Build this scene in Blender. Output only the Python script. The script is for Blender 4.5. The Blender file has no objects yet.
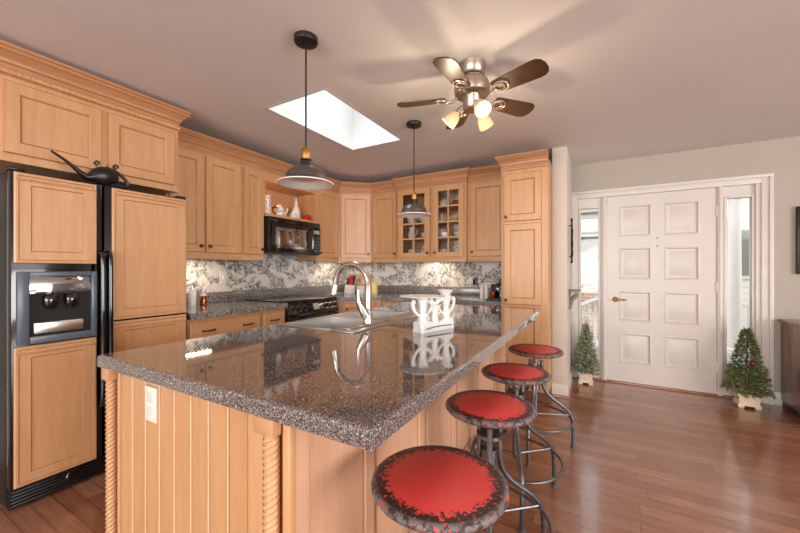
import bpy, bmesh, math, random
from mathutils import Vector, Matrix
PI = math.pi
random.seed(7)
S = bpy.context.scene
C = S.collection

# ------------------------------------------------------------------ camera, world, lights, exposure
cam_d = bpy.data.cameras.new('camera'); cam = bpy.data.objects.new('camera', cam_d); C.objects.link(cam)
cam.location = (0, 0, 1.235); cam.rotation_euler = (PI/2, 0, math.radians(29.5))
cam_d.sensor_width = 36; cam_d.lens = 348/800*36; cam_d.shift_y = 2.5/800; cam_d.clip_start = .02
S.camera = cam

wd = bpy.data.worlds.new('sky'); S.world = wd; wd.use_nodes = True
bgn = wd.node_tree.nodes['Background']; bgn.inputs[0].default_value = (.88, .94, 1.0, 1); bgn.inputs[1].default_value = 2.2

def area(name, loc, rot, sx, sy, power, col=(1, 1, 1)):
    l = bpy.data.lights.new(name, 'AREA'); l.shape = 'RECTANGLE'; l.size = sx; l.size_y = sy; l.energy = power; l.color = col
    o = bpy.data.objects.new(name, l); C.objects.link(o); o.location = loc; o.rotation_euler = rot
    return o
# added fill lights behind and beside the camera; daylight through the skylight
area('rear_fill_light', (-.2, -5.05, 1.35), (-PI/2-.10, 0, PI), 5.4, 1.9, 205, (1, .98, .95))
area('side_fill_light', (5.35, -.4, 1.35), (PI/2+.05, 0, PI/2), 4.4, 1.9, 215, (1, .97, .94))
area('skylight_daylight', (-1.835, 2.27, 3.22), (0, 0, 0), .8, 1.3, 27, (.95, .98, 1))
S.view_settings.view_transform = 'Standard'; S.view_settings.look = 'None'
S.view_settings.exposure = .40; S.view_settings.gamma = 1; S.view_settings.use_curve_mapping = False
S.render.film_transparent = False
try:
    S.cycles.max_bounces = 10; S.cycles.diffuse_bounces = 6; S.cycles.transparent_max_bounces = 16
    S.cycles.sample_clamp_indirect = 6; S.cycles.caustics_reflective = False; S.cycles.caustics_refractive = False
except Exception: pass

# ------------------------------------------------------------------ materials
def srgb(r, g, b):
    f = lambda c: (c/255/12.92) if c/255 <= .04045 else ((c/255+.055)/1.055)**2.4
    return (f(r), f(g), f(b), 1)
def new_mat(name):
    m = bpy.data.materials.new(name); m.use_nodes = True; nt = m.node_tree
    return m, nt, nt.nodes['Principled BSDF']
def N(nt, t, **kw):
    n = nt.nodes.new(t)
    for k, v in kw.items(): setattr(n, k, v)
    return n
def coords(nt, scale=(1, 1, 1), src='Object', rot=(0, 0, 0)):
    tc = N(nt, 'ShaderNodeTexCoord'); mp = N(nt, 'ShaderNodeMapping')
    mp.inputs['Scale'].default_value = scale; mp.inputs['Rotation'].default_value = rot
    nt.links.new(tc.outputs[src], mp.inputs['Vector']); return mp.outputs['Vector']
def noise(nt, vec, scale, detail=3, rough=.5, dist=0):
    n = N(nt, 'ShaderNodeTexNoise'); n.inputs['Scale'].default_value = scale; n.inputs['Detail'].default_value = detail
    n.inputs['Roughness'].default_value = rough; n.inputs['Distortion'].default_value = dist
    nt.links.new(vec, n.inputs['Vector']); return n.outputs['Fac']
def ramp(nt, fac, stops, interp='LINEAR'):
    r = N(nt, 'ShaderNodeValToRGB'); r.color_ramp.interpolation = interp
    while len(r.color_ramp.elements) < len(stops): r.color_ramp.elements.new(.5)
    for e, (p, c) in zip(r.color_ramp.elements, stops): e.position = p; e.color = c
    nt.links.new(fac, r.inputs['Fac']); return r.outputs['Color']
def mix(nt, fac, a, b, mode='MIX'):
    m = N(nt, 'ShaderNodeMix', data_type='RGBA', blend_type=mode)
    for s, v in ((m.inputs[0], fac), (m.inputs[6], a), (m.inputs[7], b)):
        if hasattr(v, 'is_output'): nt.links.new(v, s)
        else: s.default_value = v
    return m.outputs[2]
def math_n(nt, op, a, b=0.0):
    m = N(nt, 'ShaderNodeMath', operation=op)
    for s, v in zip(m.inputs, (a, b)):
        if hasattr(v, 'is_output'): nt.links.new(v, s)
        else: s.default_value = v
    return m.outputs[0]
def bump(nt, bs, h, strength=.2, dist=.01):
    b = N(nt, 'ShaderNodeBump'); b.inputs['Strength'].default_value = strength; b.inputs['Distance'].default_value = dist
    nt.links.new(h, b.inputs['Height']); nt.links.new(b.outputs['Normal'], bs.inputs['Normal'])
def plain(name, col, rough=.5, metal=0, coat=0, var=.06, scale=8, spec=.5):
    m, nt, bs = new_mat(name)
    v = noise(nt, coords(nt), scale, 4)
    d = tuple(c*(1-var) for c in col[:3])+(1,); l = tuple(min(1, c*(1+var)) for c in col[:3])+(1,)
    nt.links.new(ramp(nt, v, [(.3, d), (.7, l)]), bs.inputs['Base Color'])
    bs.inputs['Roughness'].default_value = rough; bs.inputs['Metallic'].default_value = metal
    bs.inputs['Coat Weight'].default_value = coat; bs.inputs['Specular IOR Level'].default_value = spec
    return m
def wood(name, light, dark, scale, rough=.38, coat=.15, rnd=.10, contrast=(.3, .72)):
    m, nt, bs = new_mat(name)
    tc = N(nt, 'ShaderNodeTexCoord'); oi = N(nt, 'ShaderNodeObjectInfo')
    add = N(nt, 'ShaderNodeVectorMath', operation='ADD'); mul = N(nt, 'ShaderNodeMath', operation='MULTIPLY'); mul.inputs[1].default_value = 37
    nt.links.new(oi.outputs['Random'], mul.inputs[0]); nt.links.new(tc.outputs['Object'], add.inputs[0]); nt.links.new(mul.outputs[0], add.inputs[1])
    mp = N(nt, 'ShaderNodeMapping'); mp.inputs['Scale'].default_value = scale; nt.links.new(add.outputs[0], mp.inputs['Vector'])
    a = noise(nt, mp.outputs['Vector'], 2.2, 6, .6, .8)
    b = noise(nt, mp.outputs['Vector'], 11, 3, .6, .2)
    c = ramp(nt, a, [(contrast[0], dark), (contrast[1], light)])
    c2 = mix(nt, .22, c, ramp(nt, b, [(.35, dark), (.65, light)]))
    hs = N(nt, 'ShaderNodeHueSaturation'); nt.links.new(c2, hs.inputs['Color'])
    v = math_n(nt, 'ADD', math_n(nt, 'MULTIPLY', oi.outputs['Random'], rnd), 1-rnd/2); nt.links.new(v, hs.inputs['Value'])
    nt.links.new(hs.outputs[0], bs.inputs['Base Color']); bs.inputs['Roughness'].default_value = rough; bs.inputs['Coat Weight'].default_value = coat
    bs.inputs['Coat Roughness'].default_value = .25
    return m

ML, MD = srgb(206, 161, 116), srgb(190, 141, 97)
M = {}
M['maple_v'] = wood('maple upright grain', ML, MD, (9, 9, .9))
M['maple_h'] = wood('maple level grain', ML, MD, (.9, .9, 9))
M['maple_glaze'] = wood('maple mitred trim', srgb(196, 146, 106), srgb(168, 116, 78), (.9, .9, 9))
M['maple_pale'] = wood('pale maple panel', srgb(214, 171, 140), srgb(200, 153, 121), (9, 9, .9))
M['maple_dark'] = plain('dark maple stain', srgb(120, 74, 44), .6)  # dark brown for toe kicks and tree trunks
M['glaze'] = plain('brown glaze in the moulding', srgb(164, 118, 80), .5)
M['bead_highlight'] = plain('painted beadboard highlight', srgb(220, 184, 150), .45)  # highlight along the beadboard seams, painted into the colour
M['console_wood'] = wood('brown console wood', srgb(150, 98, 68), srgb(104, 62, 40), (8, 8, .9), .22, .5)
M['blade_wood'] = wood('dark walnut fan blade', srgb(72, 44, 27), srgb(42, 26, 16), (3, 3, 3), .35, .2)
M['paint_white'] = plain('white trim paint', srgb(216, 210, 202), .38, var=.015)
M['door_white'] = plain('white door paint', srgb(214, 207, 199), .34, var=.015)
M['wall_taupe'] = plain('taupe wall paint', srgb(178, 168, 157), .75, var=.02, scale=3)
M['wall_pale'] = plain('pale wall paint', srgb(206, 196, 184), .75, var=.02, scale=3)
M['ceiling'] = plain('ceiling paint', srgb(222, 219, 220), .85, var=.02, scale=2)
M['skylight_white'] = plain('skylight shaft paint', srgb(206, 207, 206), .8, var=.01)
M['black_gloss'] = plain('black gloss enamel', srgb(16, 16, 18), .12, var=.1, coat=.5)
M['black_satin'] = plain('black satin plastic', srgb(22, 22, 24), .35, var=.15)
M['bronze_black'] = plain('blackened bronze', srgb(52, 46, 43), .38, .6, var=.15)
M['shade_grey'] = plain('dark grey enamel shade', srgb(92, 84, 80), .33, .55, var=.1)
M['shade_white'] = plain('white enamel lining', srgb(238, 232, 226), .4, var=.01)
M['brass'] = plain('aged brass', srgb(168, 122, 66), .45, .9, var=.12)
M['bronze_knob'] = plain('antique bronze knob', srgb(92, 74, 58), .35, .9, var=.2, scale=60)
M['nickel'] = plain('brushed nickel', srgb(198, 190, 182), .27, 1, var=.05, scale=40)
M['steel'] = plain('stainless steel', srgb(206, 206, 204), .30, 1, var=.02, scale=3)
M['gunmetal'] = plain('gunmetal tube', srgb(112, 110, 112), .36, .85, var=.25, scale=30)
M['pewter'] = plain('pewter fan metal', srgb(176, 160, 146), .33, .9, var=.08)
M['disp_grey'] = plain('slate grey plastic', srgb(86, 96, 110), .3, var=.08)
M['white_plastic'] = plain('ivory plastic', srgb(232, 226, 212), .4, var=.01)
M['white_iron'] = plain('white painted iron', srgb(228, 226, 222), .4, var=.05, scale=20)
M['ceramic'] = plain('white ceramic', srgb(232, 226, 218), .2, coat=.4, var=.02)
M['cream'] = plain('cream ceramic', srgb(226, 200, 140), .25, coat=.4, var=.08)
M['red_gloss'] = plain('red glazed ceramic', srgb(190, 28, 30), .2, coat=.4, var=.1)
M['copper'] = plain('copper', srgb(170, 92, 58), .25, 1, var=.1)
M['green_tray'] = plain('dark green enamel', srgb(28, 92, 70), .3, var=.1)
M['teal'] = plain('teal glass ornament', srgb(20, 104, 104), .2, var=.1)
M['maroon'] = plain('maroon ornament', srgb(110, 34, 50), .25, var=.1)
M['patina'] = plain('worn grey-white carved wood', srgb(136, 129, 120), .7, var=.3, scale=30)
M['pot_cream'] = plain('crackled cream pot', srgb(222, 206, 180), .65, var=.1, scale=40)
M['siding'] = plain('pale house siding', srgb(222, 216, 206), .7, var=.02)
M['concrete'] = plain('porch concrete', srgb(190, 180, 176), .8, var=.06)
M['grass'] = plain('lawn', srgb(104, 126, 76), .9, var=.3, scale=20)
M['shingle'] = plain('grey shingle', srgb(120, 112, 108), .9, var=.2, scale=20)
M['dark_hole'] = plain('dark recess lining', srgb(9, 9, 9), .7)
M['wood_spoon'] = plain('beech spoon wood', srgb(206, 164, 112), .5, var=.12)
M['yellow'] = plain('pale yellow ceramic', srgb(226, 206, 126), .4, var=.05)

def glass(name, col=(1, 1, 1, 1), refl=.08, rough=.0):
    m, nt, bs = new_mat(name); nt.nodes.remove(bs)
    t = N(nt, 'ShaderNodeBsdfTransparent'); t.inputs[0].default_value = col
    g = N(nt, 'ShaderNodeBsdfGlossy'); g.inputs['Roughness'].default_value = rough
    fr = N(nt, 'ShaderNodeFresnel'); fr.inputs[0].default_value = 1.4
    k = math_n(nt, 'MULTIPLY', fr.outputs[0], refl/.04)
    ms = N(nt, 'ShaderNodeMixShader'); nt.links.new(k, ms.inputs[0]); nt.links.new(t.outputs[0], ms.inputs[1]); nt.links.new(g.outputs[0], ms.inputs[2])
    nt.links.new(ms.outputs[0], nt.nodes['Material Output'].inputs[0]); return m
M['glass'] = glass('clear window glass', (1, 1, 1, 1), .05)
M['cab_glass'] = glass('cabinet door glass', (.93, .93, .93, 1), .05)
M['mw_glass'] = plain('tinted oven glass', srgb(176, 178, 176), .06, .95, var=.02)
M['lamp_glass'] = None
def emit(name, col, st):
    m, nt, bs = new_mat(name); bs.inputs['Emission Color'].default_value = col; bs.inputs['Emission Strength'].default_value = st
    bs.inputs['Base Color'].default_value = col; v = noise(nt, coords(nt), 5); return m
M['bulb'] = emit('glowing bulb', (1, .84, .62, 1), 3.2)
M['frost'] = emit('lit frosted glass cup', (.75, .46, .26, 1), .12)
M['led'] = emit('lit puck lamp', (1, .86, .66, 1), 6)
M['display'] = emit('green lit display', (.30, .36, .26, 1), .12)

def granite(name, stops, scale, rough):
    m, nt, bs = new_mat(name); v = coords(nt)
    a = noise(nt, v, scale, 2, .55); b = noise(nt, v, scale*2.3, 1, .5)
    c = ramp(nt, a, stops)
    c = mix(nt, ramp(nt, b, [(.60, (0, 0, 0, 1)), (.66, (.75, .75, .75, 1))]), c, srgb(196, 184, 176))
    c = mix(nt, ramp(nt, noise(nt, v, scale*1.4, 1), [(.36, (.9, .9, .9, 1)), (.42, (0, 0, 0, 1))]), c, srgb(20, 20, 24))
    nt.links.new(c, bs.inputs['Base Color']); bs.inputs['Roughness'].default_value = rough; bs.inputs['IOR'].default_value = 1.6
    bs.inputs['Coat Weight'].default_value = .6; bs.inputs['Coat Roughness'].default_value = .02; return m
M['granite'] = granite('speckled granite', [(.34, srgb(34, 32, 36)), (.43, srgb(82, 74, 72)), (.52, srgb(122, 112, 106)), (.60, srgb(108, 104, 104)), (.68, srgb(204, 198, 192))], 185, .05)
M['counter'] = granite('grey speckled worktop', [(.36, srgb(48, 46, 48)), (.46, srgb(106, 102, 102)), (.55, srgb(128, 124, 122)), (.66, srgb(190, 186, 182))], 120, .22)

def floor_mat():
    m, nt, bs = new_mat('hardwood planks'); v = coords(nt)
    sp_ = N(nt, 'ShaderNodeSeparateXYZ'); nt.links.new(v, sp_.inputs[0]); wn = N(nt, 'ShaderNodeTexWhiteNoise', noise_dimensions='1D')
    nt.links.new(math_n(nt, 'FLOOR', math_n(nt, 'DIVIDE', sp_.outputs[1], .083)), wn.inputs['W'])
    cv = N(nt, 'ShaderNodeCombineXYZ'); nt.links.new(math_n(nt, 'ADD', sp_.outputs[0], math_n(nt, 'MULTIPLY', wn.outputs['Value'], 5)), cv.inputs[0]); nt.links.new(sp_.outputs[1], cv.inputs[1]); v = cv.outputs[0]
    br = N(nt, 'ShaderNodeTexBrick'); br.offset = 0; br.offset_frequency = 2
    for k, x in (('Scale', 1), ('Mortar Size', .0012), ('Mortar Smooth', .2), ('Bias', 0), ('Brick Width', 1.15), ('Row Height', .083)): br.inputs[k].default_value = x
    br.inputs['Color1'].default_value = srgb(176, 126, 98); br.inputs['Color2'].default_value = srgb(146, 95, 69); br.inputs['Mortar'].default_value = srgb(62, 34, 22)
    nt.links.new(v, br.inputs['Vector'])
    g = noise(nt, coords(nt, (1.3, 16, 1)), 3, 6, .65, 1.2)
    grain = ramp(nt, g, [(.3, (.62, .56, .52, 1)), (.65, (1, 1, 1, 1))])
    c = mix(nt, .85, br.outputs['Color'], grain, 'MULTIPLY')
    big = ramp(nt, noise(nt, coords(nt, (.6, 10, 1)), 1, 2), [(.35, (.82, .8, .78, 1)), (.65, (1.0, 1.0, 1.0, 1))])
    c = mix(nt, .6, c, big, 'MULTIPLY')
    nt.links.new(c, bs.inputs['Base Color']); bs.inputs['Roughness'].default_value = .24; bs.inputs['Coat Weight'].default_value = .5; bs.inputs['Coat Roughness'].default_value = .1
    bump(nt, bs, noise(nt, coords(nt, (2, 14, 1)), 2, 3), .10, .004); return m
M['floor'] = floor_mat()

def toile():
    m, nt, bs = new_mat('toile wallpaper'); v = coords(nt)
    clump = ramp(nt, noise(nt, v, 7.5, 3, .6, .5), [(.43, (0, 0, 0, 1)), (.50, (1, 1, 1, 1))])
    fine = ramp(nt, noise(nt, v, 34, 5, .72, 1.2), [(.42, (0, 0, 0, 1)), (.56, (1, 1, 1, 1))])
    k = mix(nt, 1.0, clump, fine, 'MULTIPLY')
    c = mix(nt, k, srgb(226, 220, 212), srgb(92, 90, 94))
    twig = ramp(nt, noise(nt, v, 30, 2, .6, 2.0), [(.485, (0, 0, 0, 1)), (.5, (.4, .4, .4, 1)), (.515, (0, 0, 0, 1))])
    c = mix(nt, twig, c, srgb(120, 116, 116))
    nt.links.new(c, bs.inputs['Base Color']); bs.inputs['Roughness'].default_value = .6; return m
M['toile'] = toile()

def seat_paint(name, red):
    m, nt, bs = new_mat(name)
    tc = N(nt, 'ShaderNodeTexCoord'); sx = N(nt, 'ShaderNodeSeparateXYZ'); nt.links.new(tc.outputs['Object'], sx.inputs[0])
    r = math_n(nt, 'SQRT', math_n(nt, 'ADD', math_n(nt, 'POWER', sx.outputs[0], 2), math_n(nt, 'POWER', sx.outputs[1], 2)))
    n1 = noise(nt, tc.outputs['Object'], 78, 3, .65, .8)
    q = math_n(nt, 'ADD', math_n(nt, 'MULTIPLY', r, 1/.178), math_n(nt, 'MULTIPLY', math_n(nt, 'SUBTRACT', n1, .5), .62))
    k = ramp(nt, q, [(.785, (0, 0, 0, 1)), (.80, (1, 1, 1, 1))])
    # chips of red surviving on the rim
    rim = ramp(nt, r, [(.165, (0, 0, 0, 1)), (.17, (1, 1, 1, 1))])
    chips = ramp(nt, noise(nt, tc.outputs['Object'], 38, 2, .6), [(.64, (0, 0, 0, 1)), (.66, (1, 1, 1, 1))])
    base = mix(nt, ramp(nt, noise(nt, tc.outputs['Object'], 6), [(.3, (0, 0, 0, 1)), (.7, (1, 1, 1, 1))]), red, tuple(c*.9 for c in red[:3])+(1,))
    edge = mix(nt, rim, srgb(44, 32, 30), srgb(108, 104, 104))
    c = mix(nt, k, base, edge)
    flecks = ramp(nt, noise(nt, tc.outputs['Object'], 95, 2, .6, .5), [(.63, (0, 0, 0, 1)), (.65, (1, 1, 1, 1))])
    worn = ramp(nt, noise(nt, tc.outputs['Object'], 60, 3, .7), [(.50, (0, 0, 0, 1)), (.56, (1, 1, 1, 1))])
    c = mix(nt, math_n(nt, 'MULTIPLY', worn, rim), c, srgb(56, 44, 42))
    c = mix(nt, math_n(nt, 'MULTIPLY', flecks, k), c, red)
    c = mix(nt, math_n(nt, 'MULTIPLY', chips, rim), c, red)
    nt.links.new(c, bs.inputs['Base Color']); bs.inputs['Roughness'].default_value = .5; bs.inputs['Coat Weight'].default_value = .0
    return m
M['seat'] = seat_paint('worn red stool paint', srgb(214, 66, 62))

def leaf_mat(name, a, b):
    m, nt, bs = new_mat(name)
    nt.links.new(ramp(nt, noise(nt, coords(nt), 45, 2), [(.3, a), (.7, b)]), bs.inputs['Base Color']); bs.inputs['Roughness'].default_value = .6; return m
M['fir'] = leaf_mat('dark fir needles', srgb(60, 76, 44), srgb(142, 152, 100))
M['boxwood'] = leaf_mat('grey green leaves', srgb(84, 100, 74), srgb(190, 196, 160))
def brick_mat():
    m, nt, bs = new_mat('pale red brick'); br = N(nt, 'ShaderNodeTexBrick'); v = coords(nt, (1, 1, 1), 'Object', (PI/2, 0, 0))
    for k, x in (('Scale', 1), ('Mortar Size', .008), ('Brick Width', .22), ('Row Height', .075)): br.inputs[k].default_value = x
    br.inputs['Color1'].default_value = srgb(196, 150, 134); br.inputs['Color2'].default_value = srgb(176, 122, 106); br.inputs['Mortar'].default_value = srgb(220, 208, 198)
    nt.links.new(v, br.inputs['Vector']); nt.links.new(br.outputs['Color'], bs.inputs['Base Color']); return m
M['brick'] = brick_mat()
def dish_mat():
    m, nt, bs = new_mat('blue-grey printed china'); v = coords(nt)
    k = ramp(nt, noise(nt, v, 60, 3, .6), [(.54, (0, 0, 0, 1)), (.6, (1, 1, 1, 1))])
    nt.links.new(mix(nt, k, srgb(232, 226, 218), srgb(112, 108, 118)), bs.inputs['Base Color']); bs.inputs['Roughness'].default_value = .2; return m
M['china'] = dish_mat()

# ------------------------------------------------------------------ mesh helpers
def FL(x0): return lambda u, d, z: Vector((x0+d, u, z))          # faces +X, u along Y
def FB(y0): return lambda u, d, z: Vector((u, y0-d, z))          # faces -Y, u along X
def FD(p, q):                                                     # along p->q in plan, outward = to the right of travel
    p = Vector((p[0], p[1], 0)); t = (Vector((q[0], q[1], 0))-p).normalized(); n = Vector((t.y, -t.x, 0))
    return lambda u, d, z: p+t*u+n*d+Vector((0, 0, z))
ID = lambda x, y, z: Vector((x, y, z))
class MB:
    def __init__(s, fr=ID): s.bm = bmesh.new(); s.fr = fr
    def _f(s, vs):
        try: s.bm.faces.new(vs)
        except ValueError: pass
    def box(s, a0, a1, b0, b1, c0, c1, bev=0):
        v = [s.bm.verts.new(s.fr(a, b, c)) for c in (c0, c1) for b in (b0, b1) for a in (a0, a1)]
        fs = [s.bm.faces.new([v[i] for i in q]) for q in ((0, 2, 3, 1), (4, 5, 7, 6), (0, 1, 5, 4), (2, 6, 7, 3), (0, 4, 6, 2), (1, 3, 7, 5))]
        if bev:
            es = list({e for f in fs for e in f.edges})
            bmesh.ops.bevel(s.bm, geom=es, offset=bev, segments=2, affect='EDGES', profile=.5)
        return s
    def slab(s, u0, u1, z0, z1, loops, glaze=()):
        rings = []
        for ins, d in loops:
            rings.append([s.bm.verts.new(s.fr(u, d, z)) for u, z in ((u0+ins, z0+ins), (u1-ins, z0+ins), (u1-ins, z1-ins), (u0+ins, z1-ins))])
        for k, (A, B) in enumerate(zip(rings, rings[1:])):
            for i in range(4):
                f = s.bm.faces.new((A[i], A[(i+1) % 4], B[(i+1) % 4], B[i]))
                if k in glaze: f.material_index = 1
        s._f(rings[0][::-1]); s._f(rings[-1]); return s
    def lathe(s, c, prof, seg=24, axis=None, cap=True, arc=None):
        rot = Vector((0, 0, 1)).rotation_difference(Vector(axis)).to_matrix() if axis is not None else Matrix.Identity(3)
        c = Vector(c); rings = []
        for r, z in prof:
            if r < 1e-6: rings.append([s.bm.verts.new(c+rot@Vector((0, 0, z)))])
            else: rings.append([s.bm.verts.new(c+rot@Vector((r*math.cos(2*PI*i/seg), r*math.sin(2*PI*i/seg), z))) for i in range(seg)])
        for A, B in zip(rings, rings[1:]):
            for i in range(seg):
                j = (i+1) % seg
                if len(A) == 1 and len(B) == 1: continue
                if len(A) == 1: s._f((A[0], B[j], B[i]))
                elif len(B) == 1: s._f((A[i], A[j], B[0]))
                else: s._f((A[i], A[j], B[j], B[i]))
        if cap:
            for R_, f in ((rings[0], 1), (rings[-1], 0)):
                if len(R_) > 1: s._f(R_[::-1] if f else R_)
        return s
    def tube(s, pts, r, seg=10, closed=False, smooth=0):
        pts = [Vector(p) for p in pts]
        rs = list(r) if isinstance(r, (list, tuple)) else [r]*len(pts)
        for _ in range(smooth):                                   # corner-cutting
            n = len(pts); q, qr = ([], []) if closed else ([pts[0]], [rs[0]])
            for i in range(n if closed else n-1):
                a, b = pts[i], pts[(i+1) % n]; ra, rb = rs[i], rs[(i+1) % n]
                q += [a*.75+b*.25, a*.25+b*.75]; qr += [ra*.75+rb*.25, ra*.25+rb*.75]
            if not closed: q.append(pts[-1]); qr.append(rs[-1])
            pts, rs = q, qr
        n = len(pts); rings = []; nrm = None
        for i, p in enumerate(pts):
            t = (pts[(i+1) % n]-pts[i-1]) if closed else (pts[min(i+1, n-1)]-pts[max(i-1, 0)])
            t.normalize()
            if nrm is None: nrm = t.orthogonal().normalized()
            nrm = (nrm-t*nrm.dot(t))
            nrm = nrm.normalized() if nrm.length > 1e-6 else t.orthogonal().normalized()
            b = t.cross(nrm)
            rings.append([s.bm.verts.new(p+(nrm*math.cos(2*PI*k/seg)+b*math.sin(2*PI*k/seg))*rs[i]) for k in range(seg)])
        for i in range(n if closed else n-1):
            A, B = rings[i], rings[(i+1) % n]; off = 0
            if closed and i == n-1:
                off = min(range(seg), key=lambda o: (A[0].co-B[o].co).length)
            for k in range(seg): s._f((A[k], A[(k+1) % seg], B[(k+1+off) % seg], B[(k+off) % seg]))
        if not closed: s._f(rings[0][::-1]); s._f(rings[-1])
        return s
    def rope(s, p0, p1, r, pitch, lobes=2, seg=12, depth=.2, step=None):
        p0, p1 = Vector(p0), Vector(p1); L = (p1-p0).length; t = (p1-p0)/L
        a = t.orthogonal().normalized(); b = t.cross(a); n = max(4, int(L/(step or pitch/8))); rings = []
        for i in range(n+1):
            q = p0+t*(L*i/n); tw = 2*PI*(L*i/n)/pitch/1.0
            rings.append([s.bm.verts.new(q+(a*math.cos(2*PI*k/seg)+b*math.sin(2*PI*k/seg))*r*(1-depth+depth*abs(math.cos(.5*(lobes*2*PI*k/seg-tw))))) for k in range(seg)])
        for A, B in zip(rings, rings[1:]):
            for k in range(seg): s._f((A[k], A[(k+1) % seg], B[(k+1) % seg], B[k]))
        s._f(rings[0][::-1]); s._f(rings[-1]); return s
    def sweep(s, path, prof, glaze=()):
        """plan path, profile (offset to the right of travel, z), mitred corners, flat ends"""
        P = [Vector((x, y, 0)) for x, y in path]; n = len(P); rings = []
        for i in range(n):
            t0 = (P[i]-P[i-1]).normalized() if i else None; t1 = (P[i+1]-P[i]).normalized() if i < n-1 else None
            t0 = t0 or t1; t1 = t1 or t0
            n0 = Vector((t0.y, -t0.x, 0)); n1 = Vector((t1.y, -t1.x, 0)); m = (n0+n1); m = m/(m.length**2/2)
            rings.append([s.bm.verts.new(P[i]+m*o+Vector((0, 0, z))) for o, z in prof])
        k = len(prof)
        for A, B in zip(rings, rings[1:]):
            for i in range(k):
                f = s.bm.faces.new((A[i], A[(i+1) % k], B[(i+1) % k], B[i]))
                if i in glaze: f.material_index = 1
        s._f(rings[0][::-1]); s._f(rings[-1]); return s
    def poly(s, pts, z0, z1):
        A = [s.bm.verts.new(s.fr(x, y, z0)) for x, y in pts]; B = [s.bm.verts.new(s.fr(x, y, z1)) for x, y in pts]; n = len(pts)
        for i in range(n): s._f((A[i], A[(i+1) % n], B[(i+1) % n], B[i]))
        s._f(A[::-1]); s._f(B); return s
    def sphere(s, c, r, sc=(1, 1, 1), seg=14):
        m = Matrix.Translation(Vector(c)) @ Matrix.Diagonal((sc[0]*r, sc[1]*r, sc[2]*r, 1))
        bmesh.ops.create_uvsphere(s.bm, u_segments=seg, v_segments=seg//2+1, radius=1, matrix=m); return s
W = {}
def obj(name, mb, mat, parent=None, ang=32, origin=None):
    bm = mb.bm; bmesh.ops.recalc_face_normals(bm, faces=bm.faces)
    co = [v.co for v in bm.verts]
    lo = Vector([min(c[i] for c in co) for i in range(3)]); hi = Vector([max(c[i] for c in co) for i in range(3)]); c = Vector(origin) if origin else (lo+hi)/2
    for v in bm.verts: v.co -= c
    me = bpy.data.meshes.new(name); bm.to_mesh(me); bm.free()
    for p in me.polygons: p.use_smooth = True
    me.set_sharp_from_angle(angle=math.radians(ang))
    me.materials.append(M[mat])
    if any(p.material_index == 1 for p in me.polygons): me.materials.append(M['glaze'])
    o = bpy.data.objects.new(name, me); C.objects.link(o)
    o.location = c-(W[parent.name] if parent else Vector()); o.parent = parent; W[o.name] = c
    return o
def tag(o, label, cat=None, group=None):
    o['label'] = label
    if cat: o['category'] = cat
    if group: o['group'] = group
    return o
def thing(name, label, cat, loc, group=None):
    o = bpy.data.objects.new(name, None); C.objects.link(o); o.location = loc; o.empty_display_size = .05; W[o.name] = Vector(loc)
    return tag(o, label, cat, group)
def struct(name, mb, mat, parent=None):
    o = obj(name, mb, mat, parent)
    if not parent: o['kind'] = 'structure'
    return o
def copy_tree(o, parent=None):
    c = o.copy(); C.objects.link(c); c.parent = parent
    for ch in list(o.children): copy_tree(ch, c)
    return c

# ------------------------------------------------------------------ the room
XL, YK, YD, ZC = -3.18, 4.08, 4.45, 2.42
XR, YR = 5.5, -5.2
struct('floor', MB().box(XL-.1, XR+.1, YR-.1, YD+.12, -.06, 0), 'floor')
# ceiling with the skylight opening
sx0, sx1, sy0, sy1 = -2.13, -1.545, 1.735, 2.795
cb = MB()
for a in ((XL-.1, XR+.1, YR-.1, sy0), (XL-.1, XR+.1, sy1, YD+.12), (XL-.1, sx0, sy0, sy1), (sx1, XR+.1, sy0, sy1)): cb.box(*a, ZC, ZC+.1)
struct('ceiling', cb, 'ceiling')
sk = MB()
for a in ((sx0+.001, sx0+.02, sy0+.001, sy1-.001), (sx1-.02, sx1-.001, sy0+.001, sy1-.001), (sx0+.02, sx1-.02, sy0+.001, sy0+.02), (sx0+.02, sx1-.02, sy1-.02, sy1-.001)): sk.box(*a, ZC-.002, ZC+.68)
w = struct('window_1', sk, 'skylight_white')
obj('pane', MB().box(sx0+.02, sx1-.02, sy0+.02, sy1-.02, ZC+.655, ZC+.661), 'glass', w)
struct('wall_left', MB().box(XL-.1, XL, YR-.1, 1.2, 0, ZC), 'wall_taupe'); struct('wall_kitchen', MB().box(XL-.1, XL, 1.2, YK+.1, 0, ZC), 'toile')
struct('wall_back', MB().box(XL, -.384, YK, YK+.1, 0, ZC), 'toile')
struct('wall_wing', MB().box(-.384, -.251, 3.71, YD, 0, ZC, .004), 'wall_pale')
# entry wall: openings for the door and its two sidelights
X0, X1, ZT = -.21, 1.325, 2.035
eb = MB(); eb.box(-.384, X0, YD, YD+.12, 0, ZC); eb.box(X1, XR, YD, YD+.12, 0, ZC); eb.box(X0, X1, YD, YD+.12, ZT, ZC)
struct('wall_entry', eb, 'wall_taupe')
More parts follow.
